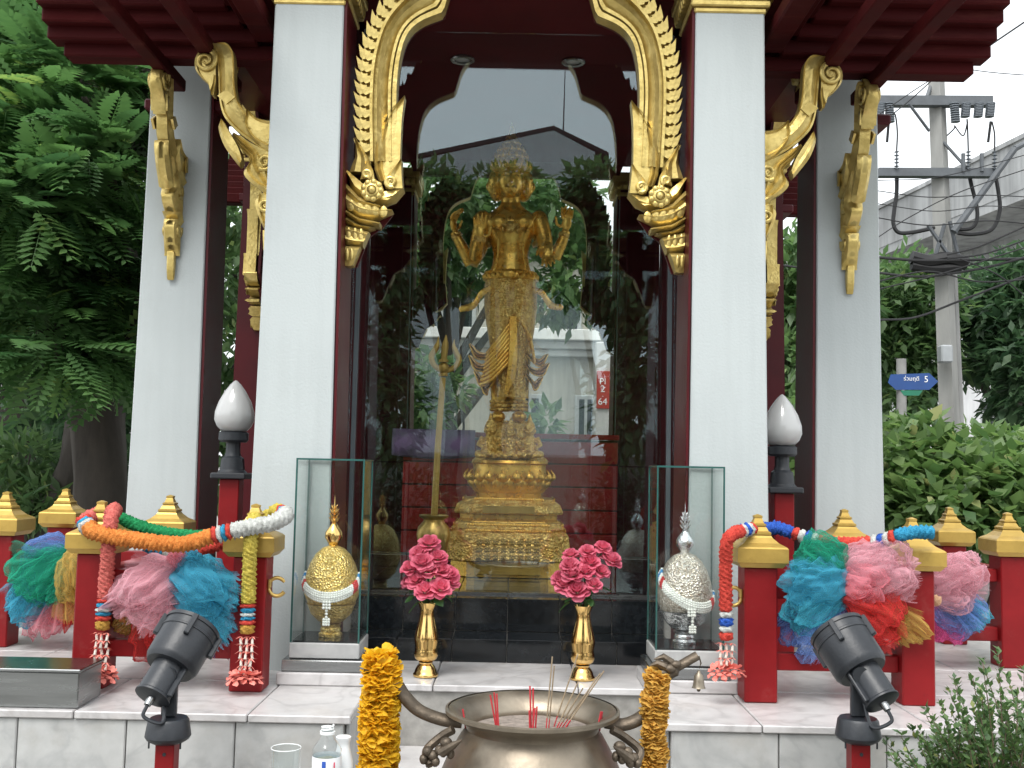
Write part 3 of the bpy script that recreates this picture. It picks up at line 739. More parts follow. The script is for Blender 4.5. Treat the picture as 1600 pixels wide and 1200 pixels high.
pe = thing('statue_pedestal', 'tiered gold pedestal with lotus petals under the standing statue', 'pedestal', (SX, SD, ZF))
def octa(mb, prof, sx=1.0, sy=1.0, n=4, a0=PI/4):
    # square tiers with chamfered corners: radius given as half width
    for (w0, z0), (w1, z1) in zip(prof, prof[1:]):
        ring = []
        for w, z in ((w0, z0), (w1, z1)):
            c = w*.30
            ring.append([(SX+x, SD+y, z) for x, y in ((w,-w+c),(w,w-c),(w-c,w),(-w+c,w),(-w,w-c),(-w,-w+c),(-w+c,-w),(w-c,-w))])
        v = ring[0]+ring[1]
        mb.add(v, [(i, (i+1) % 8, 8+(i+1) % 8, 8+i) for i in range(8)] + [tuple(range(8))[::-1], tuple(range(8,16))])
    return mb
k = SD/FPX
tier = MB(); octa(tier, [(.335, ZF+.002), (.335, SZ(872)), (.33, SZ(870))]); bt = put('base_tier', tier, M['gold_statue'], pe, smooth=0, bevel=.004)
put('name_plate', MB().box(SX-.19, SX+.19, SD-.353, SD-.335, SZ(893)+.012, SZ(873), .003), M['gold_cap'], bt, smooth=0)
tier = MB(); octa(tier, [(.374, SZ(869.5)), (.355, SZ(832)), (.33, SZ(826)), (.338, SZ(822)), (.322, SZ(818)), (.31, SZ(813))])
md = put('lower_tier', tier, M['gold_brocade'], pe, smooth=0, bevel=.004)
put('carved_panel', MB().box(SX-.175, SX+.175, SD-.384, SD-.352, SZ(868), SZ(833), .004), M['gold_brocade'], md, smooth=0)
cv = MB()
for i in range(8):
    for j in range(3):
        cx = SX-.165+i*.047; cz = SZ(868)+.022+j*.042
        for q in range(4):
            a = q*PI/2+PI/4; cv.ell((cx+.011*math.cos(a), SD-.386, cz+.011*math.sin(a)), (.009,.008,.009), 6, 5)
        cv.ell((cx, SD-.388, cz), .006, 6, 5)
o_ = put('carving', cv, M['gold_cap'], md); o_['kind'] = 'stuff'
bd = MB()
def lace(z, w, n, h):
    for s in range(n):
        u = -w*.72 + 1.44*w*s/(n-1)
        for p, hx in (((SX+u, SD-w, z), 1), ((SX-w, SD+u, z), 0), ((SX+w, SD+u, z), 0)):
            bd.ell((p[0], p[1], p[2]+h*.4), (.009 if hx else .005, .005 if hx else .009, h), 6, 5)
lace(SZ(818), .322, 34, .012); lace(SZ(826), .336, 36, .010); lace(SZ(780), .272, 32, .012)
o_ = put('beading', bd, M['gold_statue'], md); o_['kind'] = 'stuff'
tier = MB(); octa(tier, [(.305, SZ(812.5)), (.285, SZ(808)), (.29, SZ(801))]); put('waist', tier, M['gold_statue'], pe, smooth=0, bevel=.004)
tier = MB(); octa(tier, [(.315, SZ(800.5)), (.322, SZ(797)), (.305, SZ(786)), (.28, SZ(783)), (.27, SZ(778))]); put('upper_tier', tier, M['gold_brocade'], pe, smooth=0, bevel=.004)
put('front_panel', MB().box(SX-.15, SX+.15, SD-.332, SD-.30, SZ(799), SZ(788), .003), M['gold_cap'], pe, smooth=0)
lt = MB().lathe([(.0,SZ(777.5)),(.20,SZ(777.5)),(.205,SZ(770)),(.225,SZ(766)),(.238,SZ(752)),(.222,SZ(732)),(.225,SZ(726)),(.236,SZ(724)),(.23,SZ(720)),(.0,SZ(720))], 48, (SX,SD,0))
lo_ = put('lotus_throne', lt, M['gold_statue'], pe)
pt = MB()
# one petal, repeated in two rows
def petal_mesh(name, w, h, bulge, m):
    rows = []
    for i in range(9):
        t = i/8; ww = w*math.sin(PI*min(1, .18+.82*t)**.8)*(1-t**5)+.0005
        rows.append([Vector((ww*u, -bulge*math.sin(PI*t*.9)*(1-.45*u*u)-.006*(abs(u) > .9), h*t)) for u in (-1,-.9,-.5,0,.5,.9,1)])
    me = MB().grid(rows).mesh(name, 180); me.materials.append(m); return me
pme = petal_mesh('petal', .039, .12, .062, M['gold_statue']); pme2 = petal_mesh('petal', .037, .09, .055, M['gold_statue'])
for row, (me, z0, rr, tilt, n) in enumerate(((pme, SZ(769), .205, -6, 20), (pme2, SZ(755), .222, 12, 20), (pme2, SZ(756), .212, 174, 20))):
    for i in range(n):
        a = 2*PI*(i+.5*(row == 1))/n
        piece('petal', me, lo_, (rr*math.cos(a), rr*math.sin(a), z0-ZF), Euler((R(tilt), 0, a+PI/2)))

st = thing('deity_statue', 'standing gold statue with four arms and a tall crown behind glass', 'statue', (SX, SD, SZ(720)))
# --- body: one continuous surface
b = MB()
def lim(pts, rad, n=14): b.tube(spline(pts, 5), [r for i in range(len(rad)-1) for r in [rad[i]+(rad[i+1]-rad[i])*j/5 for j in range(5)]]+[rad[-1]], n)
# torso
tp = [(432,.140,.105),(415,.116,.094),(400,.108,.090),(385,.118,.096),(365,.148,.108),(350,.165,.110),(338,.160,.096),(330,.110,.078),(322,.070,.066),(316,.058,.058)]
rows = []
for y, rx, ry in tp:
    c = S(798, y); rows.append([(c.x+rx*math.cos(2*PI*i/28), SD+ry*math.sin(2*PI*i/28), c.z) for i in range(28)])
b.add([p for r in rows for p in r], [(j*28+i, j*28+(i+1) % 28, (j+1)*28+(i+1) % 28, (j+1)*28+i) for j in range(len(tp)-1) for i in range(28)] + [tuple(range(28))[::-1], tuple((len(tp)-1)*28+i for i in range(28))])
for s in (-1, 1):
    c = S(798+s*19, 352); b.ell((c.x, SD-.085, c.z), (.07,.04,.05), 14, 8)
    c = S(798+s*44, 343); b.ell((c.x, SD, c.z), (.056,.066,.056), 14, 8)
# neck, head with features
c = S(798, 318); b.cyl((c.x, SD, c.z-.06), (c.x, SD-.01, c.z+.07), .062, .058, 18)
hc = S(798, 287); b.ell((hc.x, SD-.02, hc.z), (.088,.105,.118), 24, 16)
b.ell((hc.x, SD-.075, hc.z-.055), (.055,.05,.05), 16, 10)
b.ell((hc.x, SD-.128, hc.z-.012), (.014,.022,.034), 10, 8); b.ell((hc.x, SD-.138, hc.z-.032), (.022,.016,.013), 10, 8)
for s in (-1, 1):
    b.ell((hc.x+s*.036, SD-.112, hc.z+.014), (.020,.010,.008), 10, 6)
    b.tube([(hc.x+s*.012, SD-.122, hc.z+.030), (hc.x+s*.036, SD-.121, hc.z+.040), (hc.x+s*.062, SD-.105, hc.z+.030)], .006, 8)
b.ell((hc.x, SD-.122, hc.z-.058), (.026,.010,.006), 10, 6); b.ell((hc.x, SD-.119, hc.z-.071), (.020,.010,.007), 10, 6)
# side faces of the three-faced head and long ears
for s in (-1, 1):
    fx = hc.x+s*.082
    b.ell((fx, SD+.02, hc.z), (.062,.08,.11), 18, 12); b.ell((fx+s*.055, SD-.002, hc.z-.02), (.02,.014,.03), 8, 6)
    b.ell((fx+s*.045, SD-.0, hc.z-.055), (.012,.02,.01), 8, 6); b.ell((fx+s*.048, SD-.02, hc.z+.018), (.012,.02,.008), 8, 6)
    b.tube([(hc.x+s*.088, SD-.045, hc.z+.03), (hc.x+s*.098, SD-.05, hc.z-.02), (hc.x+s*.096, SD-.05, hc.z-.09)], [.016,.014,.018], 8)
def hand(w, d, up, side, sc=1.0, curl=.25, thumb=1):
    """w wrist, d direction of the fingers, up = back of the hand, side = thumb side"""
    w, d, up, side = Vector(w), Vector(d).normalized(), Vector(up).normalized(), Vector(side).normalized()
    pl_ = w + d*.055*sc
    Mx = Matrix((side, d, up)).transposed()
    b.ell(pl_-d*.012*sc, (.032*sc, .046*sc, .016*sc), 12, 8, Mx)
    for i, (off, ln) in enumerate(((.030,.088),(.010,.100),(-.010,.094),(-.030,.075))):
        p0 = pl_ + side*off*.9*sc + d*.018*sc; pts = [p0]; dd = (d + side*off*5).normalized()
        for q in range(3):
            dd = (dd - up*curl*(1.0+.15*i)).normalized(); pts.append(pts[-1] + dd*ln*sc/3)
        b.tube(pts, [.0098*sc,.0092*sc,.0086*sc,.007*sc], 8)
    p0 = w + side*.03*sc + d*.02*sc
    b.tube([p0, p0+(side*.9+d*.5)*.035*sc, p0+(side*.7+d*1.1-up*.3)*.06*sc], [.012*sc,.0105*sc,.008*sc], 8)
# rear pair of arms, raised to the sides
lim([S(762,350,.04), S(750,385,.05), S(736,411,.04)], [.055,.047,.042]); lim([S(736,411,.04), S(722,385,.02), S(709,362,0)], [.042,.036,.027])
hand(S(709,362,0), (-.06,-.1,1), (-.8,.5,.1), (.5,.8,0), 1.0, .42)
lim([S(836,350,.04), S(852,382,.05), S(866,402,.04)], [.055,.047,.042]); lim([S(866,402,.04), S(877,380,.02), S(885,360,0)], [.042,.036,.027])
hand(S(885,360,0), (.02,-.1,1), (.0,1,.1), (-1,0,0), 1.0, .42)
# front pair: one palm raised at the shoulder, one lowered and opened
lim([S(756,346,-.01), S(748,378,-.03), S(744,404,-.06)], [.058,.052,.045]); lim([S(744,404,-.06), S(747,392,-.14), S(750,384,-.19)], [.045,.040,.030])
hand(S(750,386,-.195), (.02,-.12,1), (0,1,0), (1,0,0), .98, .12)
lim([S(842,346,-.01), S(850,375,-.03), S(851,398,-.06)], [.058,.052,.045]); lim([S(851,398,-.06), S(853,396,-.12), S(855,392,-.17)], [.045,.038,.030])
hand(S(855,390,-.175), (.02,-.25,-1), (0,1,-.1), (-1,0,0), .98, .10)
# legs and feet below the cloth
for s, x in ((-1, 781), (1, 808)):
    lim([S(x,560), S(x,600), S(x+s*1,640)], [.078,.062,.046]); fc = S(x+s*3, 652)
    b.ell((fc.x, SD-.055, fc.z-.0), (.048,.11,.035), 14, 8)
bm_ = remesh(b, 'body', .0052, 2); bm_.materials.append(M['gold_statue']); put('body', world_mesh(bm_, st), None, st, smooth=180)
# --- jewellery
jw = MB()
for y, rx, ry, r in ((339,.115,.088,.012),(345,.135,.105,.010)):
    c = S(798, y); pts = [(c.x+rx*math.cos(a), SD-ry*math.sin(a)-.012, c.z-.055*math.sin(a)) for a in [PI*i/16 for i in range(17)]]; jw.tube(pts, r, 8)
for i in range(9):
    a = PI*(i+.5)/9; c = S(798, 349); jw.ell((c.x+.125*math.cos(a), SD-.112*math.sin(a)-.015, c.z-.07*math.sin(a)), (.013,.01,.02), 8, 6)
c = S(798, 362); jw.ell((c.x, SD-.128, c.z), (.03,.012,.034), 12, 8)
put('necklace', jw, M['gold_brocade'], st, smooth=60)
for p, q, r in ((S(752,380,-.2), S(751,387,-.19), .036), (S(854,393,-.175), S(853,397,-.15), .036), (S(712,366,0), S(715,371,0), .034), (S(882,365,0), S(880,370,0), .034), (S(757,372,.05), S(754,377,.05), .055), (S(842,372,.05), S(845,377,.05), .055)):
    put('bangle', MB().cyl(p, q, r, r*1.06, 16), M['gold_brocade'], st)
cd = MB()
for s in (-1, 1): cd.tube(spline([S(798+s*40,338,-.07), S(798+s*22,372,-.125), S(798+s*20,402,-.115), S(798+s*26,430,-.13)], 6), .008, 8)
put('chest_cord', cd, M['gold_statue'], st)
# --- crown
cr = MB(); zc = SZ(262)
cr.lathe([(.10,zc-.035),(.122,zc-.03),(.126,zc-.005),(.112,zc+.005),(.118,zc+.02),(.10,zc+.03),(.096,zc+.05),(.104,zc+.06),(.09,zc+.075),(.08,zc+.095),(.086,zc+.105),(.07,zc+.12),(.058,zc+.14),(.062,zc+.15),(.044,zc+.17),(.03,zc+.2),(.018,zc+.225),(.012,zc+.26),(.0,zc+.29)], 32, (hc.x,SD,0))
cb = put('crown', cr, M['gold_brocade'], st)
cp = MB()
for z, r, n, h in ((zc+.0,.124,18,.028),(zc+.055,.10,15,.024),(zc+.1,.082,12,.02)):
    for i in range(n):
        a = 2*PI*i/n; cp.ell((hc.x+r*math.cos(a), SD+r*math.sin(a), z+h*.4), (.010,.010,h), 6, 6)
o_ = put('crown_points', cp, M['gold_statue'], cb)
# --- draped lower cloth: brocade hips, pleated front, side flares
sk = MB()
sp_ = [(428,.146,.112),(436,.156,.12),(455,.164,.126),(480,.165,.130),(505,.153,.130),(540,.130,.124),(575,.117,.116),(605,.110,.108),(622,.108,.104)]
rows = []
for y, rx, ry in [tuple(np.array(sp_[i])*(1-t)+np.array(sp_[i+1])*t) for i in range(len(sp_)-1) for t in (0,.25,.5,.75)]+[sp_[-1]]:
    c = S(798, y); row = []
    for i in range(96):
        a = 2*PI*i/96; rip = 1.0
        f = max(0, (y-500)/120); dx = math.cos(a)
        rip += .022*f*math.sin(a*22+ (y-500)*.02) * (1 if math.sin(a) < 0 else .4)
        cleft = math.exp(-((dx)/.16)**2)*(.10*f) if math.sin(a) < 0 else 0
        row.append((c.x+rx*rip*dx, SD+ry*(rip-cleft)*math.sin(a), c.z))
    rows.append(row)
nr = len(rows); sk.add([p for r in rows for p in r], [(j*96+i, j*96+(i+1) % 96, (j+1)*96+(i+1) % 96, (j+1)*96+i) for j in range(nr-1) for i in range(96)])
put('skirt', sk, M['gold_brocade'], st, smooth=180)
bl = MB()
for y, r0, m_ in ((429,.153,.014),(437,.164,.011)):
    c = S(798, y); bl.tube([(c.x+r0*math.cos(a), SD+r0*.76*math.sin(a), c.z) for a in [2*PI*i/40 for i in range(41)]], m_, 8)
for i in range(13):
    a = -PI*(i+.5)/13; c = S(798, 434); bl.ell((c.x+.166*math.cos(a), SD+.132*math.sin(a), c.z), (.013,.012,.018), 8, 6)
c = S(798, 434); bl.ell((c.x, SD-.15, c.z), (.045,.02,.03), 14, 8)
put('belt', bl, M['gold_statue'], st)
# swag of pleats across the front and the pointed cloth tails
sw = MB()
for i in range(9):
    t = i/8
    p0 = S(800+t*2, 505+i*7, -.135); p1 = S(775-6*t, 540+i*7, -.155); p2 = S(762-10*t, 560+i*6-6, -.10)
    sw.tube(spline([p0, p1, p2], 6), [.012]*13, 6)
for i in range(6):
    t = i/5; sw.tube(spline([S(798+t*7,500,-.145), S(797+t*9,560,-.16), S(790+t*12,618-4*i,-.145)], 6), [.010]*13, 6)
for i in range(4):
    sw.tube(spline([S(815+i*4,508+6*i,-.13), S(832+i,545+8*i,-.09)], 6), [.010]*7, 6)
put('pleats', sw, M['gold_statue'], st, smooth=80)
def tail(name, pts, w, fold=.022):
    q = spline(pts, 5); rows = []
    for i, p in enumerate(q):
        t = i/(len(q)-1); ww = w*(.35+.9*t)*(1 if t < .8 else 1-.9*(t-.8)/.2)
        rows.append([p + Vector((0, fold*math.sin(u*9)*(1-.3*t), ww*u)) for u in (-1,-.75,-.5,-.25,0,.25,.5,.75,1)])
    mb = MB().grid(rows)
    o = put(name, mb, M['gold_statue'], st, smooth=80); so_ = o.modifiers.new('s','SOLIDIFY'); so_.thickness = .010; so_.offset = 0
    return o
for y0, xe, ye, w in ((552,738,548,.030),(570,737,566,.032),(588,745,590,.034),(600,752,604,.03)):
    tail('cloth_tail', [S(782,y0-18,-.06), S(765,y0+4,-.07), S(xe+8,ye+8,-.05), S(xe-4,ye-10,-.03)], w)
for y0, xe, ye, w in ((560,850,562,.030),(578,852,576,.032),(595,842,598,.032)):
    tail('cloth_tail', [S(816,y0-16,-.05), S(830,y0+2,-.06), S(xe-6,ye+6,-.04), S(xe+6,ye-8,-.02)], w)
for pts in ([S(768,452,-.08),S(752,462,-.06),S(740,478,-.03),S(728,482,-.02),S(717,483,0)], [S(830,456,-.08),S(846,460,-.06),S(857,474,-.03),S(866,480,-.02),S(880,480,0)]):
    o = put('sash_end', MB().tube(spline(pts,5), [.020]*8+[.022]*7+[.020]*5+[.006], 10, sq=(1.0,.35), up=(0,0,1)), M['gold_statue'], st)
for s, x in ((-1, 781), (1, 809)):
    an = MB()
    for y in (628, 634, 640): c = S(x, y); an.tube([(c.x+.054*math.cos(a), SD+.054*math.sin(a), c.z) for a in [2*PI*i/20 for i in range(21)]], .011, 8)
    put('anklet', an, M['gold_brocade'], st)
# --- three small seated figures round the feet (cast with the statue)
def small_figure(x, y, s):
    f = MB(); c = S(x, y, -.175); cx, cy, cz = c
    f.ell((cx, cy, cz+.05*s), (.075*s,.06*s,.05*s), 16, 10); f.ell((cx, cy, cz+.12*s), (.052*s,.042*s,.075*s), 16, 10)
    for q in (-1, 1):
        f.tube([(cx+q*.03*s, cy-.01, cz+.035*s), (cx+q*.09*s, cy-.055*s, cz+.04*s), (cx+q*.02*s, cy-.085*s, cz+.025*s)], [.034*s,.028*s,.020*s], 10)
        f.tube([(cx+q*.055*s, cy, cz+.165*s), (cx+q*.085*s, cy-.015*s, cz+.11*s), (cx+q*.045*s, cy-.06*s, cz+.085*s)], [.022*s,.019*s,.016*s], 8)
        f.ell((cx+q*.043*s, cy-.005, cz+.215*s), (.008*s,.012*s,.02*s), 8, 6)
    f.ell((cx, cy-.008*s, cz+.215*s), (.04*s,.042*s,.048*s), 16, 10); f.ell((cx, cy-.05*s, cz+.212*s), (.007*s,.010*s,.013*s), 8, 6)
    f.lathe([(.042*s,cz+.235*s),(.048*s,cz+.245*s),(.036*s,cz+.26*s),(.038*s,cz+.27*s),(.022*s,cz+.29*s),(.01*s,cz+.33*s),(.0,cz+.36*s)], 14, (cx,cy,0))
    me = remesh(f, 'seated_figure', .006, 1); me.materials.append(M['gold_brocade'])
    return put('seated_figure', world_mesh(me, st), None, st, smooth=180)
small_figure(766, 718, .80); small_figure(797, 719, .74); small_figure(826, 718, .78)
rk = MB(); rk.lathe([(.0,SZ(720)),(.225,SZ(720)),(.21,SZ(715)),(.15,SZ(706)),(.125,SZ(685)),(.12,SZ(664)),(.115,SZ(658)),(.0,SZ(657))], 40, (SX,SD+.03,0), mod=lambda a, t: 1+.06*math.sin(a*7+t*5)+.04*math.sin(a*13))
put('footing', rk, M['gold_brocade'], st)

# ------------------------------------------------------------------ trident and its pot
TD = 5.95
def T(px, py, dy=0): p = at(px, py, TD); return Vector((p.x, TD+dy, p.z))
pc_ = T(677, 840); pz = lambda y: at(677, y, TD).z
pot = thing('brass_pot', 'round brass pot holding the gold trident', 'pot', (pc_.x, TD, ZF))
put('pot_body', MB().lathe([(.0,ZF+.075),(.05,ZF+.075),(.062,ZF+.085),(.085,pz(850)),(.095,pz(836)),(.088,pz(824)),(.06,pz(815)),(.055,pz(812)),(.082,pz(807)),(.084,pz(805)),(.074,pz(804)),(.048,pz(812)),(.04,pz(816)),(.0,pz(816))], 32, (pc_.x,TD,0)), M['brass_dull'], pot, smooth=60)
put('pot_stand', MB().lathe([(.0,ZF+.001),(.12,ZF+.001),(.122,ZF+.02),(.09,ZF+.03),(.07,ZF+.05),(.085,ZF+.068),(.06,ZF+.074),(.0,ZF+.074)], 28, (pc_.x,TD,0)), M['gold_statue'], pot, smooth=60)
tr = thing('trident', 'tall gold trident standing upright in a brass pot', 'trident', (pc_.x, TD, pz(815)))
put('shaft', MB().tube([T(678,814), T(684,700), T(692,590)], [.019,.018,.017], 14), M['gold_cap'], tr)
hd = MB(); hd.ell(T(693,575), (.032,.028,.034), 14, 10); hd.cyl(T(692.5,588), T(692,583), .026, .026, 16); hd.cyl(T(693,566), T(693,562), .028, .028, 16)
put('head_boss', hd, M['gold_cap'], tr)
put('prong', MB().tube(spline([T(693,564), T(695,545), T(696,535), T(697,523)], 4), [.017,.018,.018,.019,.020,.020,.019,.018,.017,.012,.009,.006,.001], 10, sq=(1,.6)), M['gold_cap'], tr)
for s, P in ((-1, [(690,580),(678,570),(674,557),(680,546),(684,536),(685,525)]), (1, [(696,580),(710,574),(717,562),(712,550),(709,540),(710,530)])):
    n = 5*5+1; put('prong', MB().tube(spline([T(*p) for p in P], 5), [.013+.004*math.sin(PI*i/(n-1)) if i < n-8 else .015*(n-1-i)/8+.001 for i in range(n)], 10, sq=(1,.65)), M['gold_cap'], tr)

# folded lavender cloth on the rear cap rail, red house number plate by the rear opening
lc = MB(); rows = []
for i in range(25):
    u = i/24; x = at(612+u*130, 700, 7.72).x
    rows.append([Vector((x, 7.75-.03*math.sin(t*PI)+.006*math.sin(u*19+t*4), 1.712-.19*t-.02*math.sin(u*PI)*t + (.0 if t else 0))) for t in (0,.15,.3,.45,.6,.75,.9,1)])
lc.grid(rows); M['lavender'] = pm('lavender_cloth', (.26,.17,.33), .8, var=.2, scale=5)
o_ = put('hanging_cloth', lc, M['lavender'], None, smooth=180); tag(o_, 'lavender cloth hung over the red rail behind the statue', 'cloth')
so_ = o_.modifiers.new('s','SOLIDIFY'); so_.thickness = .006

def text_mesh(body, size, mat_, align='CENTER', thai=False, ext=.001):
    cu = bpy.data.curves.new('text', 'FONT'); cu.body = body; cu.size = size; cu.align_x = align; cu.align_y = 'CENTER'; cu.extrude = ext; cu.resolution_u = 3
    o = bpy.data.objects.new('text', cu); COL.objects.link(o)
    dg = bpy.context.evaluated_depsgraph_get(); me = bpy.data.meshes.new_from_object(o.evaluated_get(dg)); bpy.data.objects.remove(o, do_unlink=True)
    me.materials.clear(); me.materials.append(mat_); return me
M['sign_red'] = pm('sign_red', (.42,.04,.03), .4, var=.1); M['sign_white'] = pm('sign_white', (.85,.85,.85), .5, var=.03); M['sign_blue'] = pm('sign_blue', (.012,.06,.22), .4, var=.1); M['sign_green'] = pm('sign_green', (.01,.16,.09), .4, var=.1)

# ------------------------------------------------------------------ glass display cases with offerings
def case(x0, x1, label, mid):
    y0, y1 = 4.40, 4.665
    c = thing('display_case', label, 'display case', ((x0+x1)/2, (y0+y1)/2, ZP), 'glass display cases before the pillars')
    put('base_step', MB().box(x0-.045, x1+.05, y0-.045, y1+.012, ZP+.001, ZP+.052, .005), M['marble'], c, smooth=0)
    put('base_step', MB().box(x0-.03, x1+.03, y0-.03, y1+.010, ZP+.0535, ZP+.100, .004), M['steel'], c, smooth=0)
    put('base_block', MB().box(x0-.005, x1+.005, y0-.005, y1+.006, ZP+.1015, ZP+.165, .004), M['marble_g'], c, smooth=0)
    put('floor_plate', MB().box(x0+.006, x1-.006, y0+.006, y1-.006, ZP+.166, ZP+.172), M['tile'], c, smooth=0)
    z0, z1 = ZP+.1665, 1.462; t = .005
    for a in ((x0, x1, y0, y0+t), (x0, x1, y1-t, y1), (x0, x0+t, y0+t+.001, y1-t-.001), (x1-t, x1, y0+t+.001, y1-t-.001)):
        put('glass_side', MB().box(*a, z0, z1), M['glass_c'], c, smooth=0)
    put('glass_top', MB().box(x0, x1, y0, y1, z1+.001, z1+.007), M['glass_c'], c, smooth=0)
    e = .0035
    for x in (x0, x1):
        for y in (y0, y1): put('glass_edge', MB().box(x-e, x+e, y-e, y+e, z0, z1+.0075), M['glass_edge'], c, smooth=0)
    for y in (y0, y1): put('glass_edge', MB().box(x0+e+.001, x1-e-.001, y-e, y+e, z1+.0005, z1+.0078), M['glass_edge'], c, smooth=0)
    for x in (x0, x1): put('glass_edge', MB().box(x-e, x+e, y0+e+.001, y1-e-.001, z1+.0005, z1+.0078), M['glass_edge'], c, smooth=0)
    return c
CXL, CXR = -.745, .750
case(-.885, -.607, 'glass display case with marble base holding the gold offering mound', 0)
case(.613, .889, 'glass display case with marble base holding the silver offering mound', 0)

def foil(name, c1, c2, c3):
    m, nt, bb = nodes(name); N, L = nt.nodes, nt.links
    tc = N.new('ShaderNodeTexCoord'); v = N.new('ShaderNodeTexVoronoi'); v.inputs['Scale'].default_value = 130; L.new(tc.outputs['Object'], v.inputs['Vector'])
    cr = N.new('ShaderNodeValToRGB'); L.new(v.outputs['Color'], cr.inputs[0]); e = cr.color_ramp.elements
    e[0].color = (*c1, 1); e[1].color = (*c3, 1); q = e.new(.5); q.color = (*c2, 1); L.new(cr.outputs[0], bb.inputs['Base Color'])
    bb.inputs['Metallic'].default_value = .85; bb.inputs['Roughness'].default_value = .3
    bp = N.new('ShaderNodeBump'); bp.inputs['Strength'].default_value = .9; bp.inputs['Distance'].default_value = .006; L.new(v.outputs['Distance'], bp.inputs['Height']); L.new(bp.outputs[0], bb.inputs['Normal'])
    return m
M['foil_gold'] = foil('gold_sequins', (.42,.28,.06), (.66,.47,.14), (.9,.75,.34))
M['foil_mix'] = foil('silver_gold_sequins', (.38,.32,.24), (.60,.55,.46), (.86,.85,.80))
def beads(root, name, pts, r, m):
    mb = MB()
    for p in pts: mb.ell(p, r, 7, 5)
    o = put(name, mb, m, root, smooth=180); o['kind'] = 'stuff'; return o
M['bead_w'] = pm('white_beads', (.75,.77,.72), .25, var=.1, scale=40); M['bead_r'] = pm('red_beads', (.50,.03,.03), .3, var=.1); M['bead_b'] = pm('blue_beads', (.02,.22,.50), .3, var=.1)
def offering(cx, label, glabel, mound, metal, tilt):
    cy = 4.532; zb = ZP+.1725; bowl_m = M['foil_gold'] if mound is M['foil_gold'] else M['silver']
    o = thing('offering_mound', label, 'offering', (cx, cy, zb), 'egg shaped offerings in the cases')
    put('foot', MB().lathe([(.0,zb+.0005),(.048,zb+.0005),(.05,zb+.012),(.04,zb+.02),(.044,zb+.03),(.038,zb+.04),(.046,zb+.052),(.03,zb+.058),(.0,zb+.058)], 28, (cx,cy,0)), bowl_m, o, smooth=60)
    put('bowl', MB().lathe([(.0,zb+.0585),(.04,zb+.0585),(.055,zb+.065),(.085,zb+.095),(.1,zb+.135),(.104,zb+.138),(.096,zb+.138),(.0,zb+.13)], 36, (cx,cy,0), mod=lambda a, t: 1+.012*math.sin(a*16)*(1 if .2 < t < .8 else 0)), bowl_m, o, smooth=60)
    put('mound', MB().lathe([(.0,zb+.14),(.1,zb+.14),(.114,zb+.175),(.117,zb+.215),(.11,zb+.26),(.095,zb+.305),(.072,zb+.345),(.045,zb+.37),(.02,zb+.38),(.0,zb+.382)], 40, (cx,cy,0)), mound, o, smooth=180)
    fi = put('finial', MB().lathe([(.0,zb+.379),(.018,zb+.38),(.022,zb+.388),(.038,zb+.414),(.036,zb+.436),(.016,zb+.464),(.007,zb+.478),(.0,zb+.481)], 24, (cx,cy,0)), metal, o, smooth=60)
    sp = MB(); z = zb+.478
    for k_, (zz, n, l) in enumerate(((0,6,.024),(.018,6,.024),(.036,6,.02),(.052,5,.014))):
        for i in range(n):
            a = 2*PI*(i+.5*(k_ % 2))/n; sp.tube([(cx,cy,z+zz),(cx+.5*l*math.cos(a),cy+.5*l*math.sin(a),z+zz+.006),(cx+l*math.cos(a),cy+l*math.sin(a),z+zz+.022)], [.004,.005,.0005], 6)
    sp.tube([(cx,cy,z-.002),(cx,cy,z+.06),(cx,cy,z+.115)], [.005,.003,.0004], 8)
    put('spike', sp, metal, fi, smooth=60)
    # bead garland lying on the mound
    gl = thing('bead_garland', glabel, 'garland', (cx, cy, zb+.2), 'bead garlands on the offerings')
    sx = 1 if tilt >= 0 else -1
    def on(u, zz, push=.004):          # point on the front of the mound: u = angle, zz = height
        prof = [(.114,.175),(.117,.215),(.11,.26),(.095,.305),(.072,.345)]
        r = np.interp(zz, [p[1] for p in prof], [p[0] for p in prof])+push
        return Vector((cx+r*math.sin(u), cy-r*math.cos(u), zb+zz))
    W_, R_, B_ = [], [], []
    for i in range(41):
        t = i/40; u = (t-.5)*3.3; zz = .30-.125*math.cos(u*.55)**2 - tilt*.03*math.sin(u)
        if abs(t-.5) < .5:
            for row in range(-2, 3):
                p = on(u, zz+row*.0085, .003+.005*(1-abs(row)/2.5))
                s = abs(t-.5)
                (R_ if .30 < s < .37 else W_ if s < .30 or s < .41 else B_ if s < .46 else W_).append(p)
    for q in range(9): W_.append(on(tilt*.06, .165-q*.0)+Vector((((q % 3)-1)*.012, -.004, -.012*(q//3)-.008)))
    for q in range(5): W_.append(Vector((cx+tilt*.01, cy-.118, zb+.150-q*.014)))
    for q in range(3):
        for s in (-1,0,1): W_.append(Vector((cx+tilt*.01+s*.010, cy-.117, zb+.085-q*.01)))
    beads(gl, 'white_beads', W_, .0068, M['bead_w']); beads(gl, 'red_beads', R_, .0068, M['bead_r']); beads(gl, 'blue_beads', B_, .0068, M['bead_b'])
offering(CXL, 'gold egg shaped offering on a gold bowl in a glass case', 'white bead garland draped evenly on the gold offering', M['foil_gold'], M['brass'], 0)
offering(CXR, 'silver tipped egg shaped offering on a silver bowl in a glass case', 'red, white and blue bead garland slung askew on the silver offering', M['foil_mix'], M['silver'], 1.5)

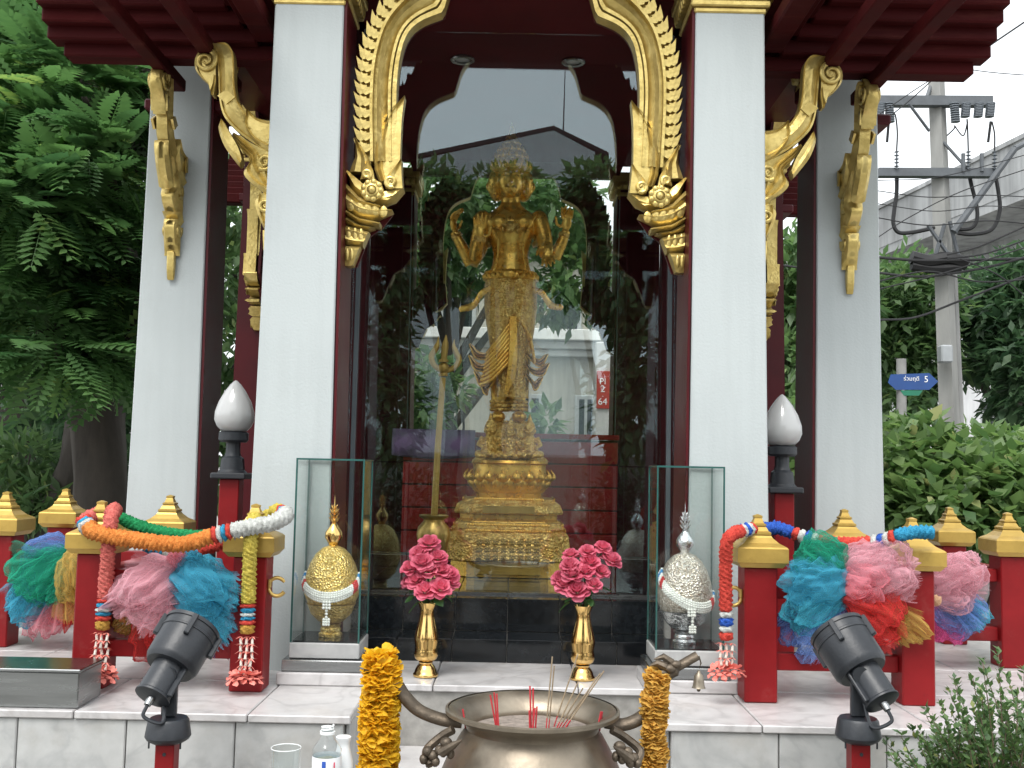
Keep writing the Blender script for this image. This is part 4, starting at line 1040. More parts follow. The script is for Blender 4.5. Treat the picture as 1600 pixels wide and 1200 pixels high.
# ------------------------------------------------------------------ brass vases and rose bouquets
def petal(w, h, cup, curl, ru):
    rows = []
    for i in range(6):
        t = i/5; ww = w*(.35+.75*math.sin(PI*.5*min(1, t*1.25)))*(1 if t < .85 else .82)
        rows.append([Vector((ww*u*(1-.25*t*abs(u)), -cup*math.sin(t*PI*.55)*(1-.55*u*u) - curl*max(0, t-.65)*2.2*(1-.2*u*u) + ru*math.sin(u*5+t*3)*t, h*t*(1-.10*u*u*t))) for u in (-1,-.6,-.2,.2,.6,1)])
    return rows
def rose_mesh(seed):
    rr = random.Random(seed); mb = MB()
    def addp(rows, a, tilt, base, z):
        Mx = Matrix.Rotation(a, 3, 'Z') @ Matrix.Rotation(tilt, 3, 'X')
        mb.grid([[Mx @ p + Matrix.Rotation(a, 3, 'Z') @ Vector((0,-base,z)) for p in r] for r in rows])
    n = 0
    for ring, (cnt, w, h, tilt, base, cup, curl) in enumerate(((3,.010,.026,.05,.002,.004,.0),(4,.014,.027,.16,.005,.007,.002),(5,.018,.027,.38,.007,.008,.006),(6,.021,.028,.68,.009,.009,.010),(5,.022,.027,1.02,.010,.008,.012))):
        for i in range(cnt):
            addp(petal(w*rr.uniform(.9,1.12), h*rr.uniform(.92,1.08), cup, curl, rr.uniform(-.002,.002)), 2*PI*(i+rr.uniform(-.15,.15))/cnt+ring*.7, tilt*rr.uniform(.85,1.15), base, -.004+.002*(4-ring))
    return mb.mesh('rose', 180)
M['rose'] = pm('pink_petals', (.74,.11,.20), .6, var=.15, scale=28, col2=(.82,.25,.34), obj_rand=.10)
see_through(M['rose'], .35)
M['stem'] = pm('stem_green', (.06,.13,.03), .5, var=.2)
M['rose_leaf'] = leaf_mat('rose_leaf', (.03,.09,.02), (.06,.15,.03))
rose_me = [rose_mesh(s) for s in (1, 2, 3)]
for me in rose_me: me.materials.append(M['rose'])
def leaf_rows(l, w, droop=.2):
    return [[Vector((w*u*math.sin(PI*min(.98, .06+t*.92))**.8, l*t, -droop*l*t*t + .18*w*abs(u))) for u in (-1,-.5,0,.5,1)] for t in [i/6 for i in range(7)]]
lfm = MB().grid(leaf_rows(.055, .017)).mesh('leaf', 180); lfm.materials.append(M['rose_leaf'])
def vase(px, label, blabel, spots, seed):
    p = at(px, 1050, 4.60); x, y, z0 = p.x, 4.60, ZP+.001
    v = thing('brass_vase', label, 'vase', (x, y, z0), 'brass vases before the glass')
    put('vase_body', MB().lathe([(.0,z0+.062),(.03,z0+.064),(.046,z0+.075),(.052,z0+.092),(.048,z0+.112),(.047,z0+.125),(.052,z0+.15),(.052,z0+.165),(.046,z0+.195),(.036,z0+.235),(.030,z0+.265),(.031,z0+.285),(.042,z0+.312),(.040,z0+.312),(.028,z0+.285),(.026,z0+.26),(.0,z0+.25)], 36, (x,y,0)), M['brass'], v, smooth=60)
    put('vase_foot', MB().lathe([(.0,z0),(.050,z0),(.054,z0+.004),(.054,z0+.012),(.048,z0+.018),(.045,z0+.03),(.036,z0+.046),(.028,z0+.054),(.031,z0+.061),(.0,z0+.0615)], 36, (x,y,0)), M['brass'], v, smooth=60)
    bq = thing('rose_bouquet', blabel, 'flowers', (x, y, z0+.31), 'pink rose bouquets')
    rr = random.Random(seed); zm = z0+.30
    for k_, (qx, qy, dy) in enumerate(spots):
        q = at(qx, qy, 4.60+dy); d = (q - Vector((x, y, zm-.10))).normalized()
        d = (d + Vector((0,-1.0,.15))*rr.uniform(.35,.8)).normalized()
        eu = (d.to_track_quat('Z','Y') @ Euler((0,0,rr.uniform(0,6.28))).to_quaternion()).to_euler()
        sc = rr.uniform(.95, 1.4)
        o = piece('rose', rose_me[k_ % 3], bq, q-bq.location, eu, (sc,sc,sc))
        put('stem', MB().tube(spline([(x+rr.uniform(-.008,.008), y+rr.uniform(-.008,.008), zm-.04), Vector((x,y,zm)).lerp(q, .5)+Vector((0,.01,.015)), q-d*.008], 5), .0032, 6), M['stem'], bq)
    for k_ in range(12):
        a = rr.uniform(0, 2*PI); l = rr.uniform(.05,.11)
        piece('leaf', lfm, bq, (l*.75*math.cos(a), l*.6*math.sin(a)-.01, rr.uniform(.0,.10)), Euler((rr.uniform(-.7,.3), rr.uniform(-.6,.6), a-PI/2)), (1,1,1) if k_ % 2 else (1.3,1.3,1.3))
vase(665, 'polished brass vase of pink roses beside the gold offering case', 'pink roses in the vase beside the gold offering case',
     [(671,850,.03),(655,866,0),(684,872,0),(640,888,-.02),(660,880,-.04),(668,892,-.03),(690,892,-.02),(700,900,0),(650,908,-.04),(664,924,-.07),(688,920,-.06),(705,912,-.02),(640,910,0)], 5)
vase(910, 'polished brass vase of pink roses beside the silver offering case', 'pink roses in the vase beside the silver offering case',
     [(942,856,.02),(918,862,0),(955,876,0),(892,868,.02),(890,884,-.03),(895,898,-.05),(915,894,-.05),(940,894,-.03),(885,915,-.03),(902,924,-.07),(928,914,-.07),(876,905,0),(922,880,-.02)], 9)

# ------------------------------------------------------------------ bronze incense urn
UD = 3.10; uc = at(832, 1112, UD); ux, uz = uc.x, uc.z
ur = thing('incense_urn', 'large worn bronze incense urn with curved handles before the steps', 'urn', (ux, UD, 0))
put('urn_block', MB().box(ux-.3, ux+.3, UD-.3, UD+.3, 0, .16, .01), M['marble_g'], ur, smooth=0)
put('urn_body', MB().lathe([(.0,.29),(.12,.29),(.19,.33),(.245,.42),(.27,.50),(.268,.56),(.245,.615),(.205,uz-.065),(.190,uz-.045),(.195,uz-.03),(.222,uz-.012),(.243,uz-.004),(.246,uz+.004),(.240,uz+.010),(.228,uz+.008),(.205,uz-.010),(.180,uz-.035),(.176,uz-.05),(.19,uz-.075),(.0,uz-.08)], 64, (ux,UD,0)), M['bronze'], ur, smooth=50)
put('rim_band', MB().lathe([(.245,uz-.002),(.2505,uz),(.2505,uz+.009),(.243,uz+.0125)], 64, (ux,UD,0), cap=False), M['bronze'], ur, smooth=60)
put('ash_bed', MB().lathe([(.0,uz-.046),(.06,uz-.045),(.12,uz-.048),(.178,uz-.05)], 48, (ux,UD,0), cap=False, mod=lambda a, t: 1+.02*math.sin(5*a)), M['ash'], ur, smooth=180)
for i in range(3):
    a = PI/2+2*PI*i/3
    put('leg', MB().tube([(ux+.17*math.cos(a), UD+.17*math.sin(a), .36), (ux+.2*math.cos(a), UD+.2*math.sin(a), .27), (ux+.18*math.cos(a), UD+.18*math.sin(a), .2), (ux+.2*math.cos(a), UD+.2*math.sin(a), .161)], [.05,.045,.03,.04], 12), M['bronze'], ur)
def U(px, py, dy=0.0): p = at(px, py, UD+dy); return p
hl = put('handle', MB().tube(spline([U(722,1128), U(690,1124), U(655,1110), U(632,1088), U(618,1068), U(596,1050), U(572,1040)], 6), [.0165]*37, 12, sq=(1.0,1.35), up=(0,-.4,1)), M['bronze_dark'], ur)
hr = put('handle', MB().tube(spline([U(945,1128), U(975,1132), U(1003,1120), U(1022,1098), U(1028,1072), U(1040,1052), U(1062,1040), U(1090,1024)], 6), [.0165]*26+[.021]*9+[.012]*8, 12, sq=(1.0,1.35), up=(0,-.4,1)), M['bronze_dark'], ur)
dh = MB()
for px, py, s in ((1046,1045,.020),(1036,1052,.018),(1056,1038,.016)): dh.ell(U(px,py,-.02), (s,s*.8,s*.7), 10, 8)
dh.tube([U(1040,1042,-.02), U(1026,1036,-.02), U(1016,1040,-.02)], [.014,.011,.002], 8); dh.tube([U(1050,1036,-.01), U(1036,1026,-.01), U(1022,1030,-.01)], [.012,.010,.002], 8)
put('dragon_head', dh, M['bronze_dark'], hr)
for s, P in ((-1, [(697,1160),(688,1172),(676,1180),(668,1174),(680,1190),(662,1186),(704,1178)]), (1, [(968,1166),(980,1175),(990,1184),(985,1192),(972,1186),(996,1192),(962,1182)])):
    mk = MB()
    for k_, (px, py) in enumerate(P): mk.ell(at(px, py, UD-.16), (.017-.001*k_, .016, .014), 10, 8)
    a, b_ = (U(690,1176,-.17), U(722,1156,-.2)) if s < 0 else (U(985,1186,-.17), U(958,1166,-.2))
    mk.tube([a, a.lerp(b_, .6), b_], [.015,.010,.001], 8)
    mk.tube(spline([U(672 if s < 0 else 992, 1196, -.16), U(666 if s < 0 else 1000, 1174, -.13), U(688 if s < 0 else 976, 1152, -.12), U(708 if s < 0 else 956, 1140, -.13)], 5), .012, 8)
    put('lion_mask', mk, M['bronze_dark'], ur)
# incense
M['joss'] = pm('incense_stick', (.30,.23,.15), .9, var=.2, scale=30); M['joss_red'] = pm('incense_stem', (.50,.035,.045), .7, var=.15, scale=30)
def joss(px0, py0, px1, py1, dy, red_len, label, r=.0022, d2=0.0):
    a = at(px0, py0, UD+dy); b_ = at(px1, py1, UD+dy+d2); a.z = min(a.z, uz-.050)
    t = thing('incense_stick', label, 'incense', a, 'incense sticks in the urn')
    m_ = a.lerp(b_, red_len)
    put('red_stem', MB().cyl(a, m_, r*.8, r*.8, 7), M['joss_red'], t)
    if red_len < .99: put('burning_part', MB().cyl(m_, b_, r, r*.95, 7), M['joss'], t)
    return t
L1 = 'thin grey incense stick leaning among others in the bronze urn'
for a in ((853,1142,863,1026,-.02),(857,1142,866,1040,.0),(864,1140,903,1022,.02),(868,1142,904,1064,0),(872,1140,911,1075,.01),(876,1140,938,1052,.02),(880,1142,944,1048,.0),(884,1138,932,1058,.03)):
    joss(*a, .18, L1)
L2 = 'spent red incense stem standing in the urn ash'
for a in ((728,1130,723,1108,-.01),(933,1132,939,1112,-.01),(937,1132,941,1112,.0),(775,1136,766,1086,.03),(777,1138,772,1082,.03),(779,1138,776,1084,.02),(830,1144,828,1072,-.02),(833,1144,833,1075,-.02),(828,1146,827,1110,-.03),(836,1146,839,1104,-.03),(831,1148,836,1106,-.04)):
    joss(*a, 1.0, L2, .0032)

# ------------------------------------------------------------------ marigold garlands and the little bell
def marigold(seed, r, h):
    rr = random.Random(seed); mb = MB()
    for ring in range(6):
        t = ring/5; n = int(9+11*math.sin(PI*(.15+.7*t)))
        for i in range(n):
            a = 2*PI*i/n+rr.uniform(-.2,.2); z = h*(t-.5)*.9; rad = r*(.62+.25*math.sin(PI*t))
            d = Vector((math.cos(a), math.sin(a), (t-.5)*1.1+rr.uniform(-.3,.3))).normalized(); s = Vector((-math.sin(a), math.cos(a), rr.uniform(-.4,.4))).normalized()
            c = Vector((rad*math.cos(a)*.55, rad*math.sin(a)*.55, z)); l = r*rr.uniform(.48,.66); w = r*.25
            up = d.cross(s)
            mb.grid([[c-s*w*.5, c+up*w*.2, c+s*w*.5], [c+d*l*.6-s*w-up*w*.3, c+d*l*.6+up*w*.5, c+d*l*.6+s*w-up*w*.3], [c+d*l-s*w*1.0+up*w*rr.uniform(-.6,.6), c+d*l*1.06+up*w*rr.uniform(-.4,.6), c+d*l+s*w*1.0+up*w*rr.uniform(-.6,.6)]])
    mb.ell((0,0,0), (r*.74,r*.74,h*.62), 12, 8)
    return mb.mesh('marigold', 180)
M['mari'] = pm('marigold_petal', (.85,.50,.015), .65, var=.08, scale=30, col2=(.92,.62,.035), obj_rand=.06)
M['mari_pale'] = pm('marigold_pale', (.72,.40,.06), .7, var=.2, scale=30, col2=(.80,.52,.12), obj_rand=.12)
see_through(M['mari'], .45, 1.1); see_through(M['mari_pale'], .4, 1.1)
gm = [marigold(s, .056, .045) for s in (1,2,3)]; gp = [marigold(s+5, .038, .034) for s in (1,2,3)]
for m_ in gm: m_.materials.append(M['mari'])
for m_ in gp: m_.materials.append(M['mari_pale'])
rr = random.Random(4)
top = U(597, 1030); gl = thing('marigold_garland', 'thick bright yellow marigold garland on the urn handle', 'garland', top, 'marigold garlands on the urn')
put('string', MB().cyl(top, top-Vector((0,0,.5)), .004, .004, 6), M['stem'], gl)
for i in range(15):
    f = gm[i % 3]; sc = 1.0 if i else .88
    piece('marigold', f, gl, (rr.uniform(-.006,.006)-.0015*i*0, rr.uniform(-.006,.006), -i*.033), (rr.uniform(-.2,.2), rr.uniform(-.2,.2), rr.uniform(0,6)), (sc,sc,sc))
top = U(1022, 1056); gl = thing('marigold_garland', 'short faded marigold string on the handle with the bell', 'garland', top, 'marigold garlands on the urn')
put('string', MB().cyl(top, top-Vector((0,0,.25)), .003, .003, 6), M['stem'], gl)
for i in range(9):
    sc = rr.uniform(.85,1.05); piece('marigold', gp[i % 3], gl, (rr.uniform(-.006,.006), -.03+rr.uniform(-.004,.004), -i*.030), (rr.uniform(-.3,.3), rr.uniform(-.3,.3), rr.uniform(0,6)), (sc,sc,sc*.9))
bt_ = U(1092, 1036); be = thing('hanging_bell', 'small bronze bell hanging from the urn handle end', 'bell', bt_)
put('chain', MB().tube([bt_+Vector((.0,0,.02)), bt_+Vector((.006,0,.0)), bt_+Vector((0,0,-.02)), bt_+Vector((-.004,0,.0)), bt_+Vector((0,0,.02))], .0022, 6), M['bronze_dark'], be)
z = bt_.z-.02
put('bell_cup', MB().lathe([(.0,z),(.004,z-.001),(.006,z-.008),(.012,z-.014),(.015,z-.03),(.017,z-.045),(.020,z-.05),(.018,z-.05),(.013,z-.04),(.0,z-.03)], 24, (bt_.x,UD,0)), M['bronze'], be, smooth=60)
put('clapper', MB().ell((bt_.x,UD,z-.056), .0055, 10, 8).cyl((bt_.x,UD,z-.03), (bt_.x,UD,z-.054), .002, .002, 6), M['bronze_dark'], be)

# ------------------------------------------------------------------ red railings with gold caps
def frus(mb, cx, cy, rows):
    for (w0, z0), (w1, z1) in zip(rows, rows[1:]):
        v = [(cx+sx*w0, cy+sy*w0, z0) for sx, sy in ((-1,-1),(1,-1),(1,1),(-1,1))] + [(cx+sx*w1, cy+sy*w1, z1) for sx, sy in ((-1,-1),(1,-1),(1,1),(-1,1))]
        mb.add(v, [(0,1,5,4),(1,2,6,5),(2,3,7,6),(3,0,4,7)])
    w, z = rows[0]; mb.add([(cx-w,cy-w,z),(cx-w,cy+w,z),(cx+w,cy+w,z),(cx+w,cy-w,z)], [(0,1,2,3)])
    w, z = rows[-1]; mb.add([(cx-w,cy-w,z),(cx+w,cy-w,z),(cx+w,cy+w,z),(cx-w,cy+w,z)], [(0,1,2,3)])
    return mb
pcap = None
POSTS = {}
def railing(sx, label):
    global pcap
    o = 0.0 if sx > 0 else -.02
    pts = [(sx*1.0+o, 4.28), (sx*1.62+o, 4.28), (sx*1.62+o, 5.14), (sx*2.41+o, 5.14), (sx*2.41+o, 5.82)]
    POSTS[sx] = pts
    rl = thing('railing', label, 'railing', (pts[0][0], pts[0][1], ZP), 'low red railings round the shrine')
    for k_, (x, y) in enumerate(pts):
        w = .065; p = put('post', MB().box(x-w, x+w, y-w, y+w, ZP+.0005, ZP+.525, .005), M['red'], rl, smooth=0)
        z = ZP+.5255; K = .85
        def fr3(rows): return frus(mb, x, y, [(w_*.82, z+h_*K) for w_, h_ in rows])
        mb = MB(); fr3([(.10,0),(.118,.022),(.122,.024),(.122,.088),(.116,.095),(.108,.100),(.085,.112),(.060,.135),(.054,.145)])
        fr3([(.048,.1455),(.054,.150),(.054,.160),(.044,.166),(.036,.182),(.032,.186)])
        fr3([(.030,.1865),(.035,.190),(.035,.197),(.026,.202),(.019,.222),(.017,.226),(.020,.2265),(.020,.236),(.004,.243)])
        put('post_cap', mb, M['gold_cap'], p, smooth=0)
    for (xa, ya), (xb, yb) in zip(pts, pts[1:]):
        for z0, z1 in ((ZP+.12, ZP+.185), (ZP+.40, ZP+.46)):
            mb = MB()
            if abs(ya-yb) < 1e-6: mb.box(min(xa,xb)+.0655, max(xa,xb)-.0655, ya-.028, ya+.028, z0, z1, .004)
            else: mb.box(xa-.028, xa+.028, min(ya,yb)+.0655, max(ya,yb)-.0655, z0, z1, .004)
            put('rail', mb, M['red'], rl, smooth=0)
    # brass hook on the inner post
    x, y = pts[0]; hx = x - sx*.0655
    hk = [(hx+sx*.004, y-.02, ZP+.40), (hx-sx*.012, y-.02, ZP+.40)] + [(hx-sx*(.035+.034*math.cos(a)), y-.02, ZP+.405+.036*math.sin(a)) for a in [PI*(1.0+.0)-PI*1.65*i/16+PI*.82 for i in range(17)]]
    put('hook', MB().tube(hk[2:], [.008]*16+[.005], 10), M['brass_dull'], rl)
    put('hook_plate', MB().box(min(hx-sx*.001,hx-sx*.012), max(hx-sx*.001,hx-sx*.012), y-.035, y-.005, ZP+.40, ZP+.435, .003), M['brass_dull'], rl, smooth=0)
    return rl
railing(-1, 'red railing with gold post caps on the side of the big tree')
railing(1, 'red railing with gold post caps on the side of the leafy hedge')

# ------------------------------------------------------------------ knitted garlands: bumpy tubes in coloured lengths
KNIT = {}
def knit(name, col, col2=None):
    if name not in KNIT: KNIT[name] = pm('knit_'+name, col, .85, var=.3, scale=90, bump=.8, bscale=220, col2=col2, spec=.2)
    return KNIT[name]
knit('salmon', (.62,.11,.10), (.76,.21,.17)); knit('orange', (.76,.21,.035), (.84,.32,.08)); knit('white', (.56,.58,.55), (.72,.73,.69)); knit('green', (.01,.22,.07), (.03,.34,.12))
knit('yellow', (.58,.44,.05), (.76,.62,.13)); knit('blue', (.02,.07,.42), (.05,.16,.62)); knit('red', (.60,.045,.035), (.78,.10,.07)); knit('sky', (.02,.25,.47), (.06,.38,.60)); knit('peach', (.80,.40,.20), (.88,.58,.36)); knit('gold', (.50,.26,.04), (.62,.36,.08))
def tube_bumpy(path, r, seed=0, step=.0055, n=20):
    d = sum((Vector(b_)-Vector(a)).length for a, b_ in zip(path, path[1:])); m = max(4, int(d/step))
    P = resample(path, m); rg = random.Random(seed); mb = MB()
    J = [[1+.16*math.sin(i*1.9+(j*2*PI/n)*4.0)+rg.uniform(-.12,.12) for j in range(n)] for i in range(m)]
    mb.tube(P, [r*(1 if 0 < i < m-1 else .75) for i in range(m)], n, jit=lambda i, j: J[i][j])
    return mb
def cut(path, marks):
    """split a dense polyline at fractions"""
    P = resample(path, 400); out = []
    for a, b_ in zip(marks, marks[1:]): out.append(P[int(a*399):int(b_*399)+1])
    return out
def garland(name, label, path, r, secs, grp, seed=0):
    """secs = [(colour, end fraction)]"""
    g_ = thing('knitted_garland', label, 'garland', path[0], grp)
    marks = [0]+[s[1] for s in secs]
    for k_, (seg, (c, e)) in enumerate(zip(cut(path, marks), secs)):
        rr_ = r*(1.06 if c in ('red','blue','white','gold') and e-marks[k_] < .06 else 1)
        put(c+'_length', tube_bumpy(seg, rr_, seed+k_), KNIT[c], g_, smooth=180)
    return g_
M['petal_salmon'] = pm('cloth_petal', (.85,.18,.14), .8, var=.2, scale=40, col2=(.92,.34,.28)); M['petal_cream'] = pm('cloth_bud', (.72,.66,.58), .8, var=.15, scale=40)
bud = MB(); bud.lathe([(.0,.010),(.004,.008),(.0055,.0),(.005,-.008),(.008,-.014),(.0,-.012)], 8); bud_me = bud.mesh('bud', 180); bud_me.materials.append(M['petal_cream'])
star = MB()
for i in range(5):
    a = 2*PI*i/5; star.add([(0,0,.002),(.008*math.cos(a-.5),.008*math.sin(a-.5),.0),(.026*math.cos(a),.026*math.sin(a),-.010),(.008*math.cos(a+.5),.008*math.sin(a+.5),.0)], [(0,1,2,3)])
star_me = star.mesh('star_flower', 180); star_me.materials.append(M['petal_salmon'])
bloom = MB()
for ring in range(3):
    for i in range(7):
        a = 2*PI*i/7+ring*.4; r = .012+.010*ring; c = Vector((r*math.cos(a), r*math.sin(a), .006-.008*ring)); d = Vector((math.cos(a), math.sin(a), .5-.6*ring)).normalized(); s = Vector((-math.sin(a), math.cos(a), 0))
        bloom.grid([[c-s*.008, c+s*.008], [c+d*.014-s*.013, c+d*.014+s*.013], [c+d*.022-s*.008+Vector((0,0,.004)), c+d*.024+s*.008]])
bloom_me = bloom.mesh('bloom', 180); bloom_me.materials.append(M['petal_salmon'])
def tassel(g_, p, ln, seed):
    rg = random.Random(seed); o = g_.location
    for s in (-1, 0, 1):
        for i in range(int(ln/.028)):
            q = Vector(p)+Vector((s*.022+rg.uniform(-.003,.003), rg.uniform(-.012,.006), -.012-i*.028))
            piece('star_flower', star_me, g_, q-o, (rg.uniform(-.3,.3), rg.uniform(-.3,.3), rg.uniform(0,6)))
            piece('bud', bud_me, g_, q-o+Vector((0,0,-.014)), (rg.uniform(-.15,.15), rg.uniform(-.15,.15), 0))
        q = Vector(p)+Vector((s*.03, -.004, -ln-.012)); piece('bloom', bloom_me, g_, q-o, (rg.uniform(-.4,.4), rg.uniform(-.4,.4), rg.uniform(0,6)), (.95,.95,1.0))
GG = 'knitted garlands hung on the railing posts'
def G(px, py, D): return at(px, py, D)
# tree side: long loop over two posts, two hanging ends
(xA, yA), (xB, yB) = POSTS[-1][0], POSTS[-1][1]
loop = spline([G(172,803,4.36), G(150,806,4.30), G(133,818,4.18), G(150,832,4.13), G(190,841,4.13), G(240,848,4.12), G(290,850,4.12), G(330,838,4.12), G(380,826,4.12), G(425,817,4.13), G(446,805,4.20), G(430,799,4.36)], 8)
garland('a', 'orange and white knitted garland swagged across the front of two posts', loop, .030, [('salmon',.14),('red',.155),('sky',.175),('white',.19),('orange',.60),('red',.615),('white',.63),('sky',.645),('red',.66),('white',.88),('sky',.90),('red',.92),('yellow',1)], GG, 1)
back = spline([G(170,800,4.40), G(205,818,4.42), G(250,832,4.43), G(300,838,4.43), G(350,835,4.43), G(400,815,4.42), G(432,800,4.40)], 8)
garland('b', 'green knitted garland swagged behind the orange one', back, .026, [('green',.62),('red',.65),('white',.68),('sky',.71),('yellow',1)], GG, 20)
low = spline([G(212,838,4.55), G(245,862,4.55), G(285,864,4.55), G(330,856,4.55), G(372,838,4.55)], 8)
garland('c', 'blue and red knitted garland low behind the posts', low, .024, [('sky',.30),('white',.38),('red',1)], GG, 30)
for px0, px1, y0, ybands, ye, c, lab, sd in ((172, 160, 822, 956, 984, 'salmon', 'salmon knitted garland end hanging down the outer post with tassels', 40), (392, 386, 836, 962, 990, 'yellow', 'yellow knitted garland end hanging down the inner post with tassels', 50)):
    p = spline([G(px0+8, y0-26, 4.30), G(px0+4, y0-22, 4.19), G(px0, y0, 4.145), G((px0+px1)/2, (y0+ye)/2, 4.165), G(px1, ye, 4.165)], 10)
    g_ = garland('d', lab, p, .026, [(c,.80),('red',.825),('sky',.86),('white',.885),('sky',.91),('red',.94),('gold',1)], GG, sd)
    tassel(g_, p[-1], .15, sd)
# hedge side: hanging red end, strip along the caps, light blue end
p = spline([G(1212,826,4.40), G(1180,826,4.28), G(1150,832,4.14), G(1136,846,4.12), G(1134,880,4.14), G(1134,930,4.15), G(1135,1000,4.16)], 8)
g_ = garland('e', 'red knitted garland end with blue bands hanging beside the silver case', p, .024, [('blue',.24),('red',.27),('white',.31),('blue',.35),('white',.38),('red',.86),('white',.89),('blue',.93),('white',.96),('red',1)], GG, 60)
tassel(g_, p[-1], .10, 61)
p = spline([G(1205,822,4.40), G(1230,830,4.38), G(1262,840,4.34), G(1300,848,4.30), G(1345,849,4.26), G(1380,844,4.20), G(1405,836,4.15), G(1432,831,4.14), G(1458,832,4.14)], 8)
garland('f', 'red knitted garland with blue bands lying along the post caps', p, .025, [('blue',.14),('red',.18),('white',.22),('blue',.26),('white',.30),('red',.62),('white',.66),('blue',.70),('white',.74),('red',.78),('sky',1)], GG, 70)
p = spline([G(1400,925,4.44), G(1425,928,4.40), G(1455,936,4.36), G(1468,940,4.36)], 8)
garland('g', 'pale orange knitted garland end poking past the outer post', p, .021, [('peach',1)], GG, 80)

# ------------------------------------------------------------------ tulle bunches
CL = {k_: cloth_mat('tulle_'+k_, c, a) for k_, (c, a) in {'pink': ((.80,.46,.52), .26), 'blue': ((.08,.42,.58), .30), 'red': ((.66,.06,.055), .36), 'green': ((.03,.38,.24), .32), 'yellow': ((.62,.42,.12), .30), 'violet': ((.20,.32,.64), .28), 'teal': ((.08,.44,.56), .30), 'magenta': ((.82,.16,.40), .28), 'rose': ((.87,.34,.40), .28)}.items()}
def puff(root, colour, tie, c, rad, seed, layers=3, pleats=15):
    """crumpled gathered cloth: folds run from the tie out over a swollen, loosely rounded lobe"""
    rg = random.Random(seed); tie = Vector(tie); c = Vector(c); ax = (c-tie); L_ = max(ax.length, .03)
    ax = ax.normalized() if ax.length > 1e-6 else Vector((0,-1,0))
    up = Vector((0,-1,.2)); sx_ = ax.cross(up).normalized(); sy_ = sx_.cross(ax).normalized()
    rad = (rad[0]*.84, rad[1]*.84); far = L_ + max(rad)*.85
    mb = MB()
    for ly in range(layers):
        n, m = 120, 40; rows = []; ph = rg.uniform(0, 6); sc = (1, .86, .7)[ly]; off = Vector((rg.uniform(-9,9), rg.uniform(-9,9), rg.uniform(-9,9)))
        amps = [rg.uniform(.4,1.2) for _ in range(7)]; wob = rg.uniform(.1,.3)
        for i in range(m+1):
            t = i/m; row = []
            th = PI*(.04+.96*t); base_r = (.12+.88*min(1, t/.5)**.8) if t < .5 else math.sqrt(max(0, 1-((t-.5)/.5)**2.6))
            for j in range(n+1):
                a = 2*PI*j/n; ca, sa = math.cos(a), math.sin(a)
                w = sum(amps[q]*math.sin(a*(5+q*3)+ph+q*1.7+1.6*t*math.sin(q+ph)) for q in range(5))/3
                d3 = Vector((ca*(.4+base_r), sa*(.4+base_r), t*2.4))
                n1 = mnoise.noise(d3*1.1+off); n2 = mnoise.noise(d3*1.9-off); n3 = mnoise.noise(d3*4.2+off*2)
                ridge = (abs(n2)*-1.7+.34) + (abs(n3)*-1.0+.18)*.45
                k_ = 1 + .12*w*(1-.6*t)*(1 if t > .06 else .3) + (.30*n1 + .26*ridge)*min(1, t*2.2)
                rr_ = base_r*k_*sc
                z = (1-math.cos(th*.5+th*.5*t))*.5
                lift = 1+.20*n1*t+.14*ridge*t
                row.append(tie + ax*(far*sc*z*lift) + sx_*(rad[0]*rr_*ca + wob*.05*rad[0]*n1) + sy_*(rad[1]*rr_*sa))
            rows.append(row)
        mb.grid(rows)
    return put(colour+'_tulle', mb, CL[colour], root, smooth=180)
def fan(root, colour, tie, end, width, seed):
    """loose flat end of net cloth: narrow at the tie, open and frayed at the hem"""
    rg = random.Random(seed); tie, end = Vector(tie), Vector(end); ax = end-tie; sd = ax.cross(Vector((0,1,0))).normalized(); rows = []; ph = rg.uniform(0, 6)
    jag = [rg.uniform(-.05,.07) for _ in range(49)]
    for i in range(19):
        t = i/18; row = []
        for j in range(49):
            u = j/24-1; w = width*(.06+.94*t**1.15)*(1+.12*math.sin(t*5+ph))
            fold = math.sin(u*7+ph+t*1.3)*.16+math.sin(u*15+ph*2)*.06
            tt = t*(1-.16*u*u)+(jag[j] if i == 18 else 0)
            row.append(tie+ax*tt+sd*(w*u)+Vector((0, width*fold*t-.02*math.sin(PI*t), -.10*width*t*t)))
        rows.append(row)
    return put(colour+'_loose_end', MB().grid(rows), CL[colour], root, smooth=180)
def bunch(label, tie_px, D, lobes, seed, ends=()):
    t0 = at(tie_px[0], tie_px[1], D)
    r = thing('tulle_bow', label, 'fabric', t0, 'tulle bunches tied to the railings')
    for k_, (colour, cx, cy, rx, ry, dd) in enumerate(lobes):
        sc = FPX/(D+dd); puff(r, colour, t0+Vector((0,.03,0)), at(cx, cy, D+dd), (rx/sc, ry/sc), seed+k_*7)
    for k_, (colour, cx, cy, w_, dd) in enumerate(ends): fan(r, colour, t0+Vector((0,-.02,0)), at(cx, cy, D+dd), w_*(D+dd)/FPX, seed+100+k_)
    put('tie_knot', MB().ell(t0, (.022,.02,.03), 12, 8), CL[lobes[0][0]], r)
bunch('pink, blue and red tulle bow between the garlanded posts', (281, 890), 4.25, [('red',250,985,52,40,.02),('violet',330,985,38,34,.04),('magenta',335,1000,34,22,.05),('yellow',205,965,34,34,.06),('pink',236,925,60,46,-.06),('pink',212,930,34,50,-.02),('blue',325,925,52,50,-.06),('blue',322,965,48,34,-.03),('rose',277,872,20,18,-.04),('blue',300,876,24,20,-.02)], 11, [('pink',196,886,34,-.13),('pink',222,985,40,-.14),('blue',372,930,40,-.13),('blue',352,1000,36,-.13),('red',262,1018,30,-.06)])
